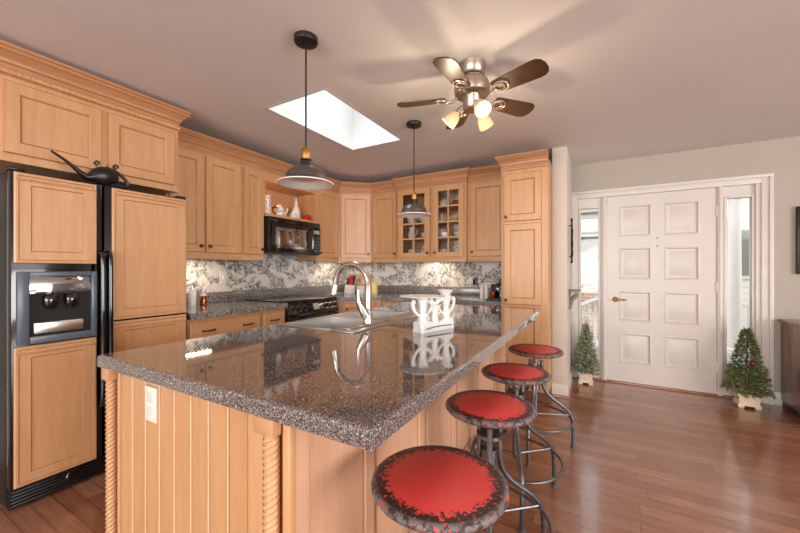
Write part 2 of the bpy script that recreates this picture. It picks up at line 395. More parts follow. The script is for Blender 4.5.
# walls of the room behind the camera, each with an added window opening
rb = MB(); wx0, wx1, wz0, wz1 = -2.95, 2.55, .35, 2.3
rb.box(XL, wx0, YR-.1, YR, 0, ZC); rb.box(wx1, XR, YR-.1, YR, 0, ZC); rb.box(wx0, wx1, YR-.1, YR, 0, wz0); rb.box(wx0, wx1, YR-.1, YR, wz1, ZC)
struct('wall_rear', rb, 'wall_taupe')
rb = MB(); wy0, wy1 = -2.65, 1.85
rb.box(XR, XR+.1, YR, wy0, 0, ZC); rb.box(XR, XR+.1, wy1, YD, 0, ZC); rb.box(XR, XR+.1, wy0, wy1, 0, wz0); rb.box(XR, XR+.1, wy0, wy1, wz1, ZC)
struct('wall_right', rb, 'wall_taupe')
def window_frame(n, fr, u0, u1, z0, z1, bars):
    b = MB(fr); t = .05
    for a in ((u0, u1, z0, z0+t), (u0, u1, z1-t, z1), (u0, u0+t, z0+t, z1-t), (u1-t, u1, z0+t, z1-t)): b.box(a[0], a[1], -.06, -.01, a[2], a[3])
    for k in range(1, bars): u = u0+(u1-u0)*k/bars; b.box(u-.03, u+.03, -.055, -.015, z0+t, z1-t)
    w = struct(n, b, 'paint_white')
    obj('pane', MB(fr).box(u0+t, u1-t, -.038, -.034, z0+t, z1-t), 'glass', w)
window_frame('added_window_2', lambda u, d, z: Vector((u, YR+d, z)), wx0, wx1, wz0, wz1, 4)  # this unseen window and the next are added for the fill lights
window_frame('added_window_3', lambda u, d, z: Vector((XR-d, u, z)), wy0, wy1, wz0, wz1, 4)

# baseboards
bprof = [(0, 0), (.014, 0), (.014, .085), (.009, .105), (.004, .115), (0, .115)]
sh = [(0, 0), (.028, 0), (.024, .012), (.014, .02), (0, .02)]
b = MB().sweep([(-.384, 3.705), (-.251, 3.705), (-.251, YD)], bprof)
o = struct('baseboard_wing', b, 'paint_white'); obj('shoe_moulding', MB().sweep([(-.384, 3.69), (-.236, 3.69), (-.236, YD)], [(0, 0), (.014, 0), (.011, .012), (.004, .018), (0, .018)]), 'floor', o)
struct('baseboard_entry', MB(FB(YD)).box(1.405, XR, 0, .014, 0, .115, .003), 'paint_white')

# ------------------------------------------------------------------ entry door, sidelights, casing
E_ = FB(YD)
cs = MB(E_)
for a in ((-.285, -.205, 0, 2.08), (1.32, 1.40, 0, 2.08)):
    cs.box(a[0], a[1], 0, .02, a[2], a[3], .004); cs.box(a[0]+(.0 if a[0] < 0 else .05), a[1]-(.05 if a[0] < 0 else 0), .018, .034, a[2], a[3], .005)
cs.box(-.205, 1.32, 0, .02, 2.03, 2.08, .002); cs.box(-.285, 1.40, 0, .034, 2.08, 2.108, .004)
struct('trim_1', cs, 'paint_white')
jm = MB(E_)       # jambs between door and sidelights
for a in ((-.21, -.185), (.045, .10), (1.015, 1.06), (1.285, 1.325)):
    jm.box(a[0], a[1], -.10, .006, 0, 2.035, .003)
jm.box(-.185, 1.285, -.10, .006, 2.028, 2.035)
jm.box(.06, .085, .005, .016, 0, 2.03, .003); jm.box(1.027, 1.05, .005, .016, 0, 2.03, .003)
struct('trim_2', jm, 'paint_white')
struct('trim_3', MB(E_).box(-.185, 1.285, -.10, .016, 0.0, .016, .003), 'floor')     # threshold
def sidelight(n, u0, u1, g0, g1, gz0, gz1):
    b = MB(E_)
    z0, z1 = .018, 2.027
    for a in ((u0, g0, z0, z1), (g1, u1, z0, z1), (g0, g1, z0, gz0), (g0, g1, gz1, z1)): b.box(a[0], a[1], -.07, -.02, a[2], a[3])
    for q in ((g0-.022, g0, gz0-.022, gz1+.022), (g1, g1+.022, gz0-.022, gz1+.022), (g0, g1, gz0-.022, gz0), (g0, g1, gz1, gz1+.022)): b.box(q[0], q[1], -.021, -.006, q[2], q[3], .004)
    b.slab(g0, g1, .10, gz0-.05, [(0, -.021), (.003, -.012), (.015, -.012), (.02, -.017)])
    w = struct(n, b, 'paint_white')
    obj('pane', MB(E_).box(g0-.004, g1+.004, -.048, -.042, gz0-.004, gz1+.004), 'glass', w)
sidelight('window_4', -.184, .044, -.158, .012, .36, 1.915)
sidelight('window_5', 1.061, 1.284, 1.088, 1.262, .33, 1.912)
# the door itself: eight raised-moulding panels
db = MB(E_); du0, du1, dz0, dz1 = .103, 1.012, .020, 2.026
cols = ((.209, .498), (.602, .888)); rows = ((.222, .548), (.672, .997), (1.122, 1.463), (1.58, 1.918))
us = [du0, cols[0][0], cols[0][1], cols[1][0], cols[1][1], du1]; zs = [dz0]+[z for r in rows for z in r]+[dz1]
for i in (0, 2, 4): db.box(us[i], us[i+1], -.05, -.006, dz0, dz1)
for c0, c1 in cols:
    for j in range(0, 9, 2): db.box(c0, c1, -.05, -.006, zs[j], zs[j+1])
    for r0, r1 in rows: db.slab(c0, c1, r0, r1, [(0, -.05), (0, -.006), (.008, -.002), (.014, -.002), (.024, -.020), (.04, -.020), (.055, -.013)])
door = struct('door_1', db, 'door_white')
hb = MB(E_); hb.lathe(E_(.175, -.006, .905), [(.0, 0), (.028, 0), (.028, .006), (.02, .012), (.011, .016), (.011, .045), (0, .045)], 18, (0, -1, 0))
hb.tube([E_(.175, .036, .905), E_(.20, .040, .908), E_(.24, .036, .905), E_(.275, .034, .902)], [.011, .011, .009, .007], 10, smooth=2)
obj('door_handle', hb, 'brass', door)
kb = MB(E_).lathe(E_(.545, -.006, 1.555), [(0, 0), (.008, 0), (.008, .006), (0, .007)], 12, (0, -1, 0)); obj('peephole', kb, 'brass', door)
kb = MB(E_).lathe(E_(.545, -.006, 1.475), [(0, 0), (.009, 0), (.009, .006), (0, .007)], 12, (0, -1, 0)); obj('peephole', kb, 'brass', door)
for z in (1.80, 1.06, .28): obj('hinge', MB(E_).box(1.005, 1.024, -.012, .004, z-.05, z+.05, .002), 'brass' if z < 0 else 'paint_white', door)

# ------------------------------------------------------------------ outside the door
struct('ground', MB().box(-14, 14, YD+.13, 24, -.9, -.6), 'grass')
struct('porch_floor', MB().box(-2.5, 5, YD+.13, YD+2.6, -.6, -.03), 'concrete')
hs = thing('neighbour_house', 'pale sided neighbouring house with brick base seen through the sidelight beside the wing wall', 'house', (-1.5, 10, -.6))
wb = MB().box(-6.5, 1.2, 9.2, 13, .91, 2.52); wb.box(-6.6, 1.3, 8.9, 13.2, 2.52, 2.64)
for k in range(14): wb.box(-6.505, 1.205, 9.185, 9.199, .93+k*.11, 1.022+k*.11)
obj('wall', wb, 'siding', hs); obj('brick_base', MB().box(-6.5, 1.2, 9.2, 13, -.6, .909), 'brick', hs)
obj('roof', MB(lambda x, y, z: Vector((x, y+(z-2.64)*1.4, z))).box(-6.8, 1.5, 8.7, 9.3, 2.641, 4.4), 'shingle', hs)
fb = MB().box(-.44, -.37, 9.10, 9.18, 1.62, 2.40); fb.box(.05, .12, 9.10, 9.18, 1.62, 2.40); fb.box(-.44, .12, 9.10, 9.18, 1.54, 1.62); fb.box(-.44, .12, 9.10, 9.18, 2.40, 2.48); fb.box(-.37, .05, 9.11, 9.18, 1.98, 2.03)
wf = obj('window', fb, 'paint_white', hs); obj('pane', MB().box(-.37, .05, 9.15, 9.17, 1.62, 2.40), 'mw_glass', wf)
h2 = thing('white_house', 'white house front across the street behind the console side sidelight', 'house', (5, 12, -.6))
hb2 = MB().box(2.5, 9, 11.5, 14, -.6, 4.2)
for k in range(30): hb2.box(2.49, 9, 11.48, 11.5, -.55+k*.15, -.42+k*.15)
obj('wall', hb2, 'siding', h2)
for x in (3.25, 4.6): 
    wf = obj('window', MB().box(x-.42, x+.42, 11.42, 11.48, 1.0, 2.5), 'paint_white', h2); obj('pane', MB().box(x-.34, x+.34, 11.40, 11.42, 1.08, 2.42), 'mw_glass', wf)
def railing(name, label, p0, p1, z=0.0, drop=0.0, n=9):
    r = thing(name, label, 'railing', (p0[0], p0[1], -.03), 'white porch railings')
    p0, p1 = Vector((*p0, 0)), Vector((*p1, 0)); t = (p1-p0)
    for zz, nm in ((.92, 'top_rail'), (.12, 'bottom_rail')):
        a = p0+Vector((0, 0, zz+z)); bb = p1+Vector((0, 0, zz+z-drop)); obj(nm, MB().tube([a, bb], .035, 4), 'paint_white', r, 20)
    for i in range(n):
        q = p0+t*((i+.5)/n); dz = z-drop*(i+.5)/n
        obj('baluster', MB().box(q.x-.018, q.x+.018, q.y-.018, q.y+.018, .10+dz, .91+dz), 'paint_white', r)
    for i in (0, 1):
        q = p0+t*i; dz = z-drop*i; obj('post', MB().box(q.x-.05, q.x+.05, q.y-.05, q.y+.05, -.03+min(0, dz), 1.0+dz, .006), 'paint_white', r)
railing('porch_railing', 'white railing with upright balusters across the porch behind the fir tree sidelight', (1.66, 6.6), (2.9, 6.6), -.20, 0, 10)
railing('porch_railing', 'white stair railing sloping down outside the sidelight beside the wing wall', (.10, 5.5), (-.62, 6.9), -.05, .45, 9)
pc = MB().box(1.475, 1.675, 6.05, 6.25, -.03, .15, .01); pc.lathe((1.575, 6.15, .15), [(.09, 0), (.09, .03), (.075, .05), (.062, 2.05), (.085, 2.08), (.085, 2.14)], 20)
tag(obj('porch_column', pc, 'paint_white'), 'round white porch column outside the sidelight by the fir tree', 'column')
struct('porch_beam', MB().box(1.2, 5, 6.0, 6.3, 2.291, 2.6), 'siding')  # header beam resting on the porch column

# ------------------------------------------------------------------ cabinets
KNOB = [(0, 0), (.007, 0), (.006, .010), (.010, .016), (.0135, .022), (.012, .028), (0, .031)]
def knob(fr, u, d, z, parent):
    ax = fr(0, 1, 0)-fr(0, 0, 0)
    b = MB().lathe(fr(u, d, z), KNOB, 14, ax); b.lathe(fr(u, d-.001, z), [(0, 0), (.013, 0), (.013, .002), (0, .003)], 12, ax)
    b.sphere(fr(u, d+.003, z+.017), .004, seg=8); b.sphere(fr(u, d+.003, z-.017), .004, seg=8)
    return obj('knob', b, 'bronze_knob', parent)
DOOR = lambda d, w: [(0, d), (0, d+.016), (.004, d+.020), (w, d+.020), (w+.004, d+.014), (w+.010, d+.011), (w+.014, d+.011)]
def door_part(fr, u0, u1, z0, z1, parent, kn=None, w=.058, d=0, mat='maple_v', name='door'):
    o = obj(name, MB(fr).slab(u0, u1, z0, z1, DOOR(d, w), (1, 4)), mat, parent, 20)
    if kn: knob(fr, kn[0], d+.020, kn[1], o)
    return o
def pull(fr, u, d, z, parent):
    b = MB(); b.tube([fr(u-.045, d, z), fr(u-.036, d+.016, z), fr(u-.012, d+.02, z), fr(u+.012, d+.02, z), fr(u+.036, d+.016, z), fr(u+.045, d, z)], [.006, .005, .007, .007, .005, .006], 8, smooth=2)
    ax = fr(0, 1, 0)-fr(0, 0, 0)
    for q in (-.045, .045): b.lathe(fr(u+q, d-.001, z), [(0, 0), (.010, 0), (.008, .004), (0, .005)], 10, ax)
    return obj('handle', b, 'bronze_knob', parent)
CROWN = [(-.02, 0), (.006, 0), (.006, .045), (.014, .05), (.016, .062), (.024, .075), (.040, .095), (.050, .102), (.050, .112), (.058, .118), (.058, .135), (-.02, .135)]
def crown_prof(z0, zt, proj=.058):
    return [(o*(proj/.058) if o > 0 else o, z0+(zt-z0)*z/.135) for o, z in CROWN]
ZB, ZT_ = 1.345, 2.21
UL = FL(-2.85)
G = 'maple wall cabinets'
def wall_cab(label, fr, u0, u1, depth, doors, z0=ZB, z1=ZT_+.05, rail=True):
    p = fr((u0+u1)/2, -depth/2, z0)
    c = thing('wall_cabinet', label, 'cabinet', p, G)
    obj('body', MB(fr).box(u0+.0005, u1-.0005, -depth, 0, z0, z1), 'maple_v', c)
    if rail: obj('light_rail', MB(fr).box(u0+.001, u1-.001, -.018, .004, z0-.028, z0-.0005, .003), 'maple_h', c)
    for (a, b_, k) in doors: door_part(fr, a, b_, 1.374, 2.182, c, k)
    return c
wall_cab('maple wall cabinet with two doors, between the fridge and the narrow single door cabinet', UL, 1.426, 2.066, .325, [(1.44, 1.71, (1.682, 1.425)), (1.727, 2.052, (1.755, 1.425))])
wall_cab('narrow maple wall cabinet with one door on the fridge side of the microwave', UL, 2.066, 2.318, .325, [(2.082, 2.306, (2.283, 1.425))])
wall_cab('single door maple wall cabinet between the microwave and the diagonal corner cabinet', UL, 3.052, 3.462, .325, [(3.066, 3.444, (3.092, 1.425))])
# open niche over the microwave
nc = thing('wall_cabinet', 'maple cabinet with an open niche holding white jugs above the microwave', 'cabinet', UL(2.685, -.16, 1.757), G)
nb = MB(UL); nb.box(2.319, 3.051, -.325, .0, 1.757, 1.785); nb.box(2.319, 3.051, -.325, 0, 2.108, 2.26); nb.box(2.319, 2.333, -.325, 0, 1.785, 2.108); nb.box(3.037, 3.051, -.325, 0, 1.785, 2.108)
obj('body', nb, 'maple_v', nc); obj('back_panel', MB(UL).box(2.333, 3.037, -.322, -.305, 1.786, 2.107), 'maple_v', nc)
obj('shelf_edge', MB(UL).box(2.319, 3.051, .0, .014, 1.757, 1.79, .003), 'maple_h', nc)
obj('puck_light', MB().lathe(UL(2.40, -.16, 2.098), [(0, 0), (.022, .0), (.03, .008), (.03, .0102), (0, .0102)], 18), 'led', nc)
pl = bpy.data.lights.new('puck_glow', 'SPOT'); pl.energy = 3; pl.spot_size = 2.4; pl.color = (1, .85, .65); pl.shadow_soft_size = .02
po = bpy.data.objects.new('puck_glow', pl); C.objects.link(po); po.location = UL(2.40, -.16, 2.09)
# diagonal corner cabinet
p0, p1 = (-2.85, 3.463), (-2.545, 3.752)
DG = FD(p0, p1); dl = math.dist(p0, p1)
dc = thing('wall_cabinet', 'diagonal corner maple wall cabinet facing the sink', 'cabinet', (-3.0, 3.9, ZB), G)
obj('body', MB().poly([p0, p1, (-2.545, YK-.005), (XL+.005, YK-.005), (XL+.005, 3.463)], ZB, ZT_+.05), 'maple_pale', dc)
obj('light_rail', MB(DG).box(.01, dl-.01, -.018, .004, ZB-.028, ZB-.0005, .003), 'maple_h', dc)
door_part(DG, .022, dl-.022, 1.374, 2.182, dc, (dl-.05, 1.425), .05, mat='maple_pale')
BK = FB(3.752)
wall_cab('single door maple wall cabinet between the corner and the glass door cabinet', BK, -2.544, -2.142, .323, [(-2.528, -2.158, (-2.185, 1.425))])
c7 = wall_cab('single door maple wall cabinet between the glass doors and the tall pantry', BK, -1.256, -.806, .323, [(-1.222, -.83, (-1.197, 1.425))])
obj('crown', MB().sweep([(-1.256, 3.752), (-.806, 3.752)], crown_prof(ZT_-.01, 2.335), (2, 6, 8)), 'maple_glaze', c7)
# crown over the fridge-side run, round the corner to the glass cabinet
tag(obj('crown_moulding', MB().sweep([(-2.85, 1.427), (-2.85, 3.463), (-2.545, 3.752), (-2.142, 3.752)], crown_prof(ZT_-.01, 2.335), (2, 6, 8)), 'maple_glaze', None, 20),
    'maple crown moulding running above the microwave wall and round the corner', 'moulding')
# glass door cabinet, a little deeper than its neighbours
GY = 3.712; GF = FB(GY); g0, g1 = -2.1415, -1.2565
gc = thing('glass_cabinet', 'maple wall cabinet with two glass doors showing china', 'cabinet', ((g0+g1)/2, 3.9, ZB), G)
gb = MB(GF); D_ = .362
gb.box(g0, g0+.018, -D_, 0, ZB, 2.26); gb.box(g1-.018, g1, -D_, 0, ZB, 2.26); gb.box(g0+.018, g1-.018, -D_, 0, ZB, ZB+.04); gb.box(g0+.018, g1-.018, -D_, 0, 2.18, 2.26); gb.box(g0+.018, g0+.03, -.02, 0, ZB+.04, 2.18); gb.box(g1-.03, g1-.018, -.02, 0, ZB+.04, 2.18)
gb.box(-1.69, -1.655, -.02, 0, ZB+.04, 2.18)
obj('body', gb, 'maple_v', gc); obj('back_panel', MB(GF).box(g0+.018, g1-.018, -D_+.003, -D_+.015, ZB+.04, 2.18), 'maple_v', gc)
obj('light_rail', MB(GF).box(g0+.001, g1-.001, -.018, .004, ZB-.028, ZB-.0005, .003), 'maple_h', gc)
shz = (1.598, 1.776, 1.955)
for z in shz: obj('shelf', MB(GF).box(g0+.019, g1-.019, -D_+.016, -.03, z-.008, z), 'maple_h', gc)
obj('crown', MB().sweep([(g0, 3.79), (g0, GY), (g1, GY), (g1, 3.79)], crown_prof(ZT_-.015, 2.345, .042), (2, 6, 8)), 'maple_glaze', gc, 20)
for a, b_, ku in ((-2.118, -1.695, -1.72), (-1.650, -1.282, -1.627)):
    f = MB(GF); w_ = .066 if a < -2 else .06; z0, z1 = 1.374, 2.182
    for q in ((a, a+w_, z0, z1), (b_-w_, b_, z0, z1), (a+w_, b_-w_, z0, z0+.055), (a+w_, b_-w_, z1-.055, z1)): f.box(q[0], q[1], 0, .02, q[2], q[3], .002)
    m = (a+b_)/2; f.box(m-.009, m+.009, .004, .016, z0+.055, z1-.055)
    for z in shz: f.box(a+w_, b_-w_, .004, .0155, z-.012, z+.006)
    o = obj('door', f, 'maple_v', gc, 20); knob(GF, ku, .02, 1.425, o)
    obj('pane', MB(GF).box(a+w_-.003, b_-w_+.003, .001, .0035, z0+.052, z1-.052), 'cab_glass', o)
# china inside
def cup(c, r, h, name, mat, label, cat, handle=True, spout=False, prof=None):
    x, y, z = c; r *= 1.25; h *= 1.2
    if prof: prof = [(a*1.25, b*1.2) for a, b in prof]
    t = thing(name, label, cat, c, 'china behind the glass doors' if y > 3.5 else 'ornaments in the niche')
    prof = prof or [(0, 0), (r*.6, 0), (r*.62, .01*h), (r*.9, h*.4), (r, h*.95), (r*.96, h), (r*.9, h*.95), (r*.8, h*.4), (0, h*.1)]
    obj('body', MB().lathe(c, prof, 20, cap=False), mat, t, 50)
    if handle: obj('handle', MB().tube([(x+r*.85, y-.2*r, z+h*.8), (x+r*1.5, y-.3*r, z+h*.85), (x+r*1.6, y-.3*r, z+h*.5), (x+r*.8, y-.2*r, z+h*.3)], r*.11, 8, smooth=2), mat, t)
    if spout: obj('spout', MB().tube([(x-r*.8, y-.1*r, z+h*.35), (x-r*1.35, y-.1*r, z+h*.55), (x-r*1.6, y-.1*r, z+h*.9)], [r*.25, r*.17, r*.12], 10, smooth=2), mat, t)
    return t
Yc = 3.84
PITCH = lambda r, h: [(0, 0), (r*.7, 0), (r, h*.3), (r*.9, h*.55), (r*.6, h*.8), (r*.75, h), (r*.68, h), (r*.5, h*.8), (r*.8, h*.55), (r*.85, h*.3), (0, h*.06)]
BOWL = lambda r, h: [(0, 0), (r*.5, 0), (r*.5, h*.1), (r*.85, h*.5), (r, h), (r*.95, h), (r*.78, h*.5), (0, h*.15)]
fl = ZB+.0402
cup((-1.99, Yc, fl), .05, .075, 'teacup', 'china', 'printed teacup on the cabinet floor behind the glass door nearer the corner', 'cup')
cup((-1.83, Yc, fl), .04, .12, 'pitcher', 'china', 'slim printed pitcher on the cabinet floor behind the glass door nearer the corner', 'pitcher', prof=PITCH(.042, .12))
cup((-2.0, Yc, shz[0]), .042, .13, 'pitcher', 'ceramic', 'plain white pitcher on the lowest shelf behind the corner side glass door', 'pitcher', prof=PITCH(.042, .13))
cup((-1.83, Yc, shz[0]), .035, .065, 'teacup', 'ceramic', 'plain white teacup beside the white pitcher behind glass', 'cup')
cup((-2.0, Yc, shz[1]), .05, .08, 'teacup', 'china', 'printed teacup on the middle shelf partly hidden by the pendant shade', 'cup')
cup((-1.83, Yc, shz[1]), .055, .075, 'bowl', 'ceramic', 'plain white bowl on the middle shelf below the pendant shade', 'bowl', handle=False, prof=BOWL(.055, .075))
cup((-1.58, Yc, fl), .045, .07, 'teacup', 'china', 'printed teacup on the cabinet floor behind the pantry side glass door', 'cup')
cup((-1.40, Yc, fl), .045, .14, 'pitcher', 'china', 'round printed pitcher on the cabinet floor behind the pantry side glass door', 'pitcher', prof=PITCH(.05, .14))
cup((-1.60, Yc, shz[0]), .05, .09, 'sugar_bowl', 'china', 'printed sugar bowl on the lowest shelf behind the pantry side glass door', 'bowl', prof=BOWL(.05, .09))
cup((-1.52, Yc-.1, shz[0]), .045, .045, 'bowl', 'ceramic', 'small white bowl in front of the printed sugar bowl behind glass', 'bowl', handle=False, prof=BOWL(.045, .045))
cup((-1.395, Yc, shz[0]), .045, .06, 'teacup', 'china', 'lower cup of the two stacked printed teacups behind glass', 'cup')
cup((-1.395, Yc, shz[0]+.0725), .045, .06, 'teacup', 'china', 'upper cup of the two stacked printed teacups behind glass', 'cup')
cup((-1.605, Yc, shz[1]), .035, .09, 'pitcher', 'ceramic', 'small white pitcher beside the cream rooster on the glass cabinet shelf', 'pitcher', prof=PITCH(.035, .09))
hen = thing('rooster_figurine', 'cream rooster figurine on the middle shelf of the glass cabinet', 'figurine', (-1.43, Yc, shz[1]), 'china behind the glass doors')
hb = MB().tube([(-1.53, Yc, shz[1]+.05), (-1.47, Yc, shz[1]+.055), (-1.41, Yc, shz[1]+.07), (-1.385, Yc, shz[1]+.11), (-1.38, Yc, shz[1]+.14)], [.018, .045, .05, .026, .018], 14, smooth=2)
hb.tube([(-1.45, Yc, shz[1]), (-1.45, Yc, shz[1]+.05)], [.035, .02], 12); obj('body', hb, 'cream', hen, 50)
obj('tail', MB().tube([(-1.50, Yc, shz[1]+.06), (-1.55, Yc, shz[1]+.08), (-1.575, Yc, shz[1]+.055)], [.02, .016, .006], 10, smooth=2), 'cream', hen)
obj('comb', MB().sphere((-1.378, Yc, shz[1]+.155), .012, (1, .4, 1)), 'red_gloss', hen)
pt = MB().lathe((-1.42, 4.02, shz[2]+.092), [(0, 0), (.05, 0), (.09, .012), (.09, .016), (.05, .005), (0, .005)], 28, (0, -1, .15), cap=False)
tag(obj('plate', pt, 'china', None, 50), 'printed plate standing upright on the top shelf behind the pantry side glass door', 'plate', 'china behind the glass doors')
cup((-1.57, Yc, shz[2]), .05, .10, 'teapot', 'ceramic', 'white teapot on the top shelf of the glass cabinet', 'teapot', spout=False, prof=[(0, 0), (.035, 0), (.05, .03), (.05, .06), (.02, .088), (.012, .09), (.012, .1), (0, .104)])
cup((-1.38, Yc-.06, shz[2]), .05, .05, 'bowl', 'red_gloss', 'small red bowl in front of the upright printed plate', 'bowl', handle=False, prof=BOWL(.05, .05))
# ornaments in the niche
Xn = -2.97
v = thing('vase', 'tall printed white vase at the fridge end of the niche', 'vase', (Xn, 2.455, 1.7855), 'ornaments in the niche')
obj('body', MB().lathe((Xn, 2.455, 1.7855), [(0, 0), (.036, 0), (.041, .01), (.038, .19), (.041, .21), (.034, .21), (.032, .02), (0, .015)], 20, cap=False), 'china', v, 50)
obj('foot', MB().lathe((Xn, 2.455, 1.7855), [(.0415, 0), (.045, .006), (.0415, .012)], 20, cap=False), 'ceramic', v)
ty, tz = 2.62, 1.7855
t = thing('teapot', 'printed white teapot with a brown handle in the niche above the microwave', 'teapot', (Xn, ty, tz), 'ornaments in the niche')
obj('body', MB().lathe((Xn, ty, tz), [(0, 0), (.04, 0), (.058, .035), (.052, .08), (.036, .115), (.03, .12)], 22), 'china', t, 50)
obj('lid', MB().lathe((Xn, ty, tz+.1205), [(.032, 0), (.026, .012), (.008, .018), (.01, .028), (0, .032)], 18), 'china', t, 50)
obj('spout', MB().tube([(Xn+.01, ty+.045, tz+.03), (Xn+.015, ty+.08, tz+.06), (Xn+.02, ty+.095, tz+.115)], [.018, .013, .009], 10, smooth=2), 'china', t)
obj('handle', MB().tube([(Xn, ty-.045, tz+.10), (Xn, ty-.085, tz+.115), (Xn, ty-.095, tz+.06), (Xn, ty-.05, tz+.03)], .008, 8, smooth=2), 'copper', t)
cy = 2.79
t = thing('creamer', 'squat printed creamer beside the white bottle in the niche', 'creamer', (Xn+.03, cy, tz), 'ornaments in the niche')
obj('body', MB().lathe((Xn+.03, cy, tz), [(0, 0), (.03, 0), (.042, .025), (.034, .05), (.026, .065), (.03, .075), (.024, .075), (.02, .06), (0, .03)], 20, cap=False), 'china', t, 50)
obj('handle', MB().tube([(Xn+.03, cy-.03, tz+.055), (Xn+.03, cy-.06, tz+.055), (Xn+.03, cy-.038, tz+.02)], .006, 8, smooth=2), 'china', t)
by = 2.865
t = thing('bottle', 'tall white ceramic bottle with a stopper in the niche', 'bottle', (Xn-.01, by, tz), 'ornaments in the niche')
obj('body', MB().lathe((Xn-.01, by, tz), [(0, 0), (.042, 0), (.047, .01), (.045, .10), (.034, .14), (.019, .165), (.016, .205), (.018, .21)], 20), 'ceramic', t, 50)
obj('stopper', MB().lathe((Xn-.01, by, tz+.2105), [(.010, 0), (.011, .02), (.006, .045), (0, .047)], 14), 'ceramic', t, 50)
t = thing('red_dish', 'small red lidded dish in the niche next to the white bottle', 'dish', (Xn+.05, 2.97, tz), 'ornaments in the niche')
obj('base', MB().lathe((Xn+.05, 2.97, tz), [(0, 0), (.03, 0), (.05, .035), (.052, .045), (0, .045)], 20), 'red_gloss', t, 50)
obj('lid', MB().lathe((Xn+.05, 2.97, tz+.0455), [(.052, 0), (.04, .018), (.010, .026), (.012, .036), (0, .04)], 20), 'red_gloss', t, 50)

# cabinet over the fridge
FC = FL(-2.68)
fc = thing('fridge_cabinet', 'deep two door maple cabinet with rope moulding over the refrigerator', 'cabinet', FC(.9, -.3, 1.79), G)
obj('body', MB(FC).box(.42, 1.424, -.495, 0, 1.80, 2.30), 'maple_v', fc)
door_part(FC, .555, .966, 1.842, 2.218, fc, (.935, 1.88)); door_part(FC, .996, 1.392, 1.842, 2.218, fc, (1.03, 1.88))
obj('crown', MB().sweep([(-2.68, .42), (-2.68, 1.424), (-2.785, 1.424)], [(-.02, 2.245), (.006, 2.245), (.006, 2.305), (.014, 2.312), (.018, 2.325), (.030, 2.34), (.045, 2.355), (.052, 2.36), (.052, 2.375), (.060, 2.38), (.060, 2.396), (-.02, 2.396)], (2, 6, 8)), 'maple_glaze', fc, 20)
obj('rope_moulding', MB().rope(FC(.42, .012, 2.262), FC(1.424, .012, 2.262), .0145, .027, 3, 18, .45), 'maple_h', fc, 50)

# tall pantry beside the wing wall
TY = 3.42; TF = FB(TY); t0, t1 = -.805, -.386
tc_ = thing('pantry_cabinet', 'tall maple pantry cabinet beside the wing wall', 'cabinet', ((t0+t1)/2, 3.75, 0))
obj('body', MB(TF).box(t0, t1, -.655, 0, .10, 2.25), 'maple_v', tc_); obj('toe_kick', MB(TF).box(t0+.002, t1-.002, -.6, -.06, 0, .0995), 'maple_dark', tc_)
for z0, z1, kz in ((1.69, 2.138, 1.73), (.90, 1.662, .94), (.13, .872, .83)): door_part(TF, -.778, -.440, z0, z1, tc_, (-.757, kz))
obj('crown', MB().sweep([(t0, 3.69), (t0, TY), (t1, TY)], crown_prof(2.175, 2.315, .05), (2, 6, 8)), 'maple_glaze', tc_, 20)
obj('rope_moulding', MB().rope(TF(t0, .010, 2.185), TF(t1, .010, 2.185), .012, .024, 3, 16, .42), 'maple_h', tc_, 50)

# ------------------------------------------------------------------ base cabinets, worktops
BL = FL(-2.57); ZK = .868
def base_cab(label, fr, u0, u1, depth, drawers, doors, poly=None, mat='maple_v'):
    c = thing('base_cabinet', label, 'cabinet', fr((u0+u1)/2, -depth/2, 0), 'maple base cabinets')
    if poly: obj('body', MB().poly(poly, .10, ZK), mat, c)
    else:
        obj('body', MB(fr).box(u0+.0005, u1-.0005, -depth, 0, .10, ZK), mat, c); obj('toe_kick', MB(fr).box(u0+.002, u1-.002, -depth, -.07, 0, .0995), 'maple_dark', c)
    for a, b_, pulls in drawers:
        o = obj('drawer', MB(fr).slab(a, b_, .705, .842, [(0, 0), (0, .014), (.010, .020), (.012, .020)]), 'maple_h', c, 20)
        for q in pulls: pull(fr, q, .02, .772, o)
    for a, b_, k in doors: door_part(fr, a, b_, .13, .685, c, (k, .64))
    return c
base_cab('maple base cabinet with a wide two pull drawer beside the refrigerator', BL, 1.426, 2.06, .60, [(1.438, 2.045, (1.58, 1.92))], [(1.438, 1.738, 1.71), (1.745, 2.045, 1.77)])
base_cab('narrow maple base cabinet with one drawer beside the range', BL, 2.06, 2.330, .60, [(2.075, 2.318, (2.20,))], [(2.075, 2.318, 2.10)])
q0, q1 = (-2.57, 3.10), (-2.22, 3.47)
cc = base_cab('corner maple base cabinet angled between the range and the back run', FD(q0, q1), 0, math.dist(q0, q1), .3, [], [], [(-3.175, 3.062), (-2.57, 3.062), q0, q1, (-2.22, 4.075), (-3.175, 4.075)])
cf = FD(q0, q1); L_ = math.dist(q0, q1)
door_part(cf, .07, L_-.07, .13, .842, cc, (.10, .78), .05)
obj('toe_kick', MB().poly([(-3.17, 3.07), (-2.63, 3.07), (-2.63, 3.13), (-2.27, 3.52), (-2.27, 4.07), (-3.17, 4.07)], 0, .0995), 'maple_dark', cc)
BB = FB(3.47)
base_cab('maple base cabinet with one drawer under the toile wall, next to the corner', BB, -2.219, -1.52, .60, [(-2.20, -1.535, (-1.87,))], [(-2.20, -1.875, -1.90), (-1.865, -1.535, -1.84)])
base_cab('maple base cabinet with one drawer under the toile wall, next to the pantry', BB, -1.519, -.807, .60, [(-1.505, -.82, (-1.16,))], [(-1.505, -1.17, -1.20), (-1.16, -.82, -1.13)])
def worktop(label, pts, splash):
    c = thing('worktop', label, 'worktop', (*pts[0], .868), 'speckled worktops')
    b = MB().poly(pts, .8685, .915)
    obj('slab', b, 'counter', c)
    s = MB()
    for q in splash: s.box(*q, .9153, 1.015, .003)
    obj('backsplash', s, 'counter', c)
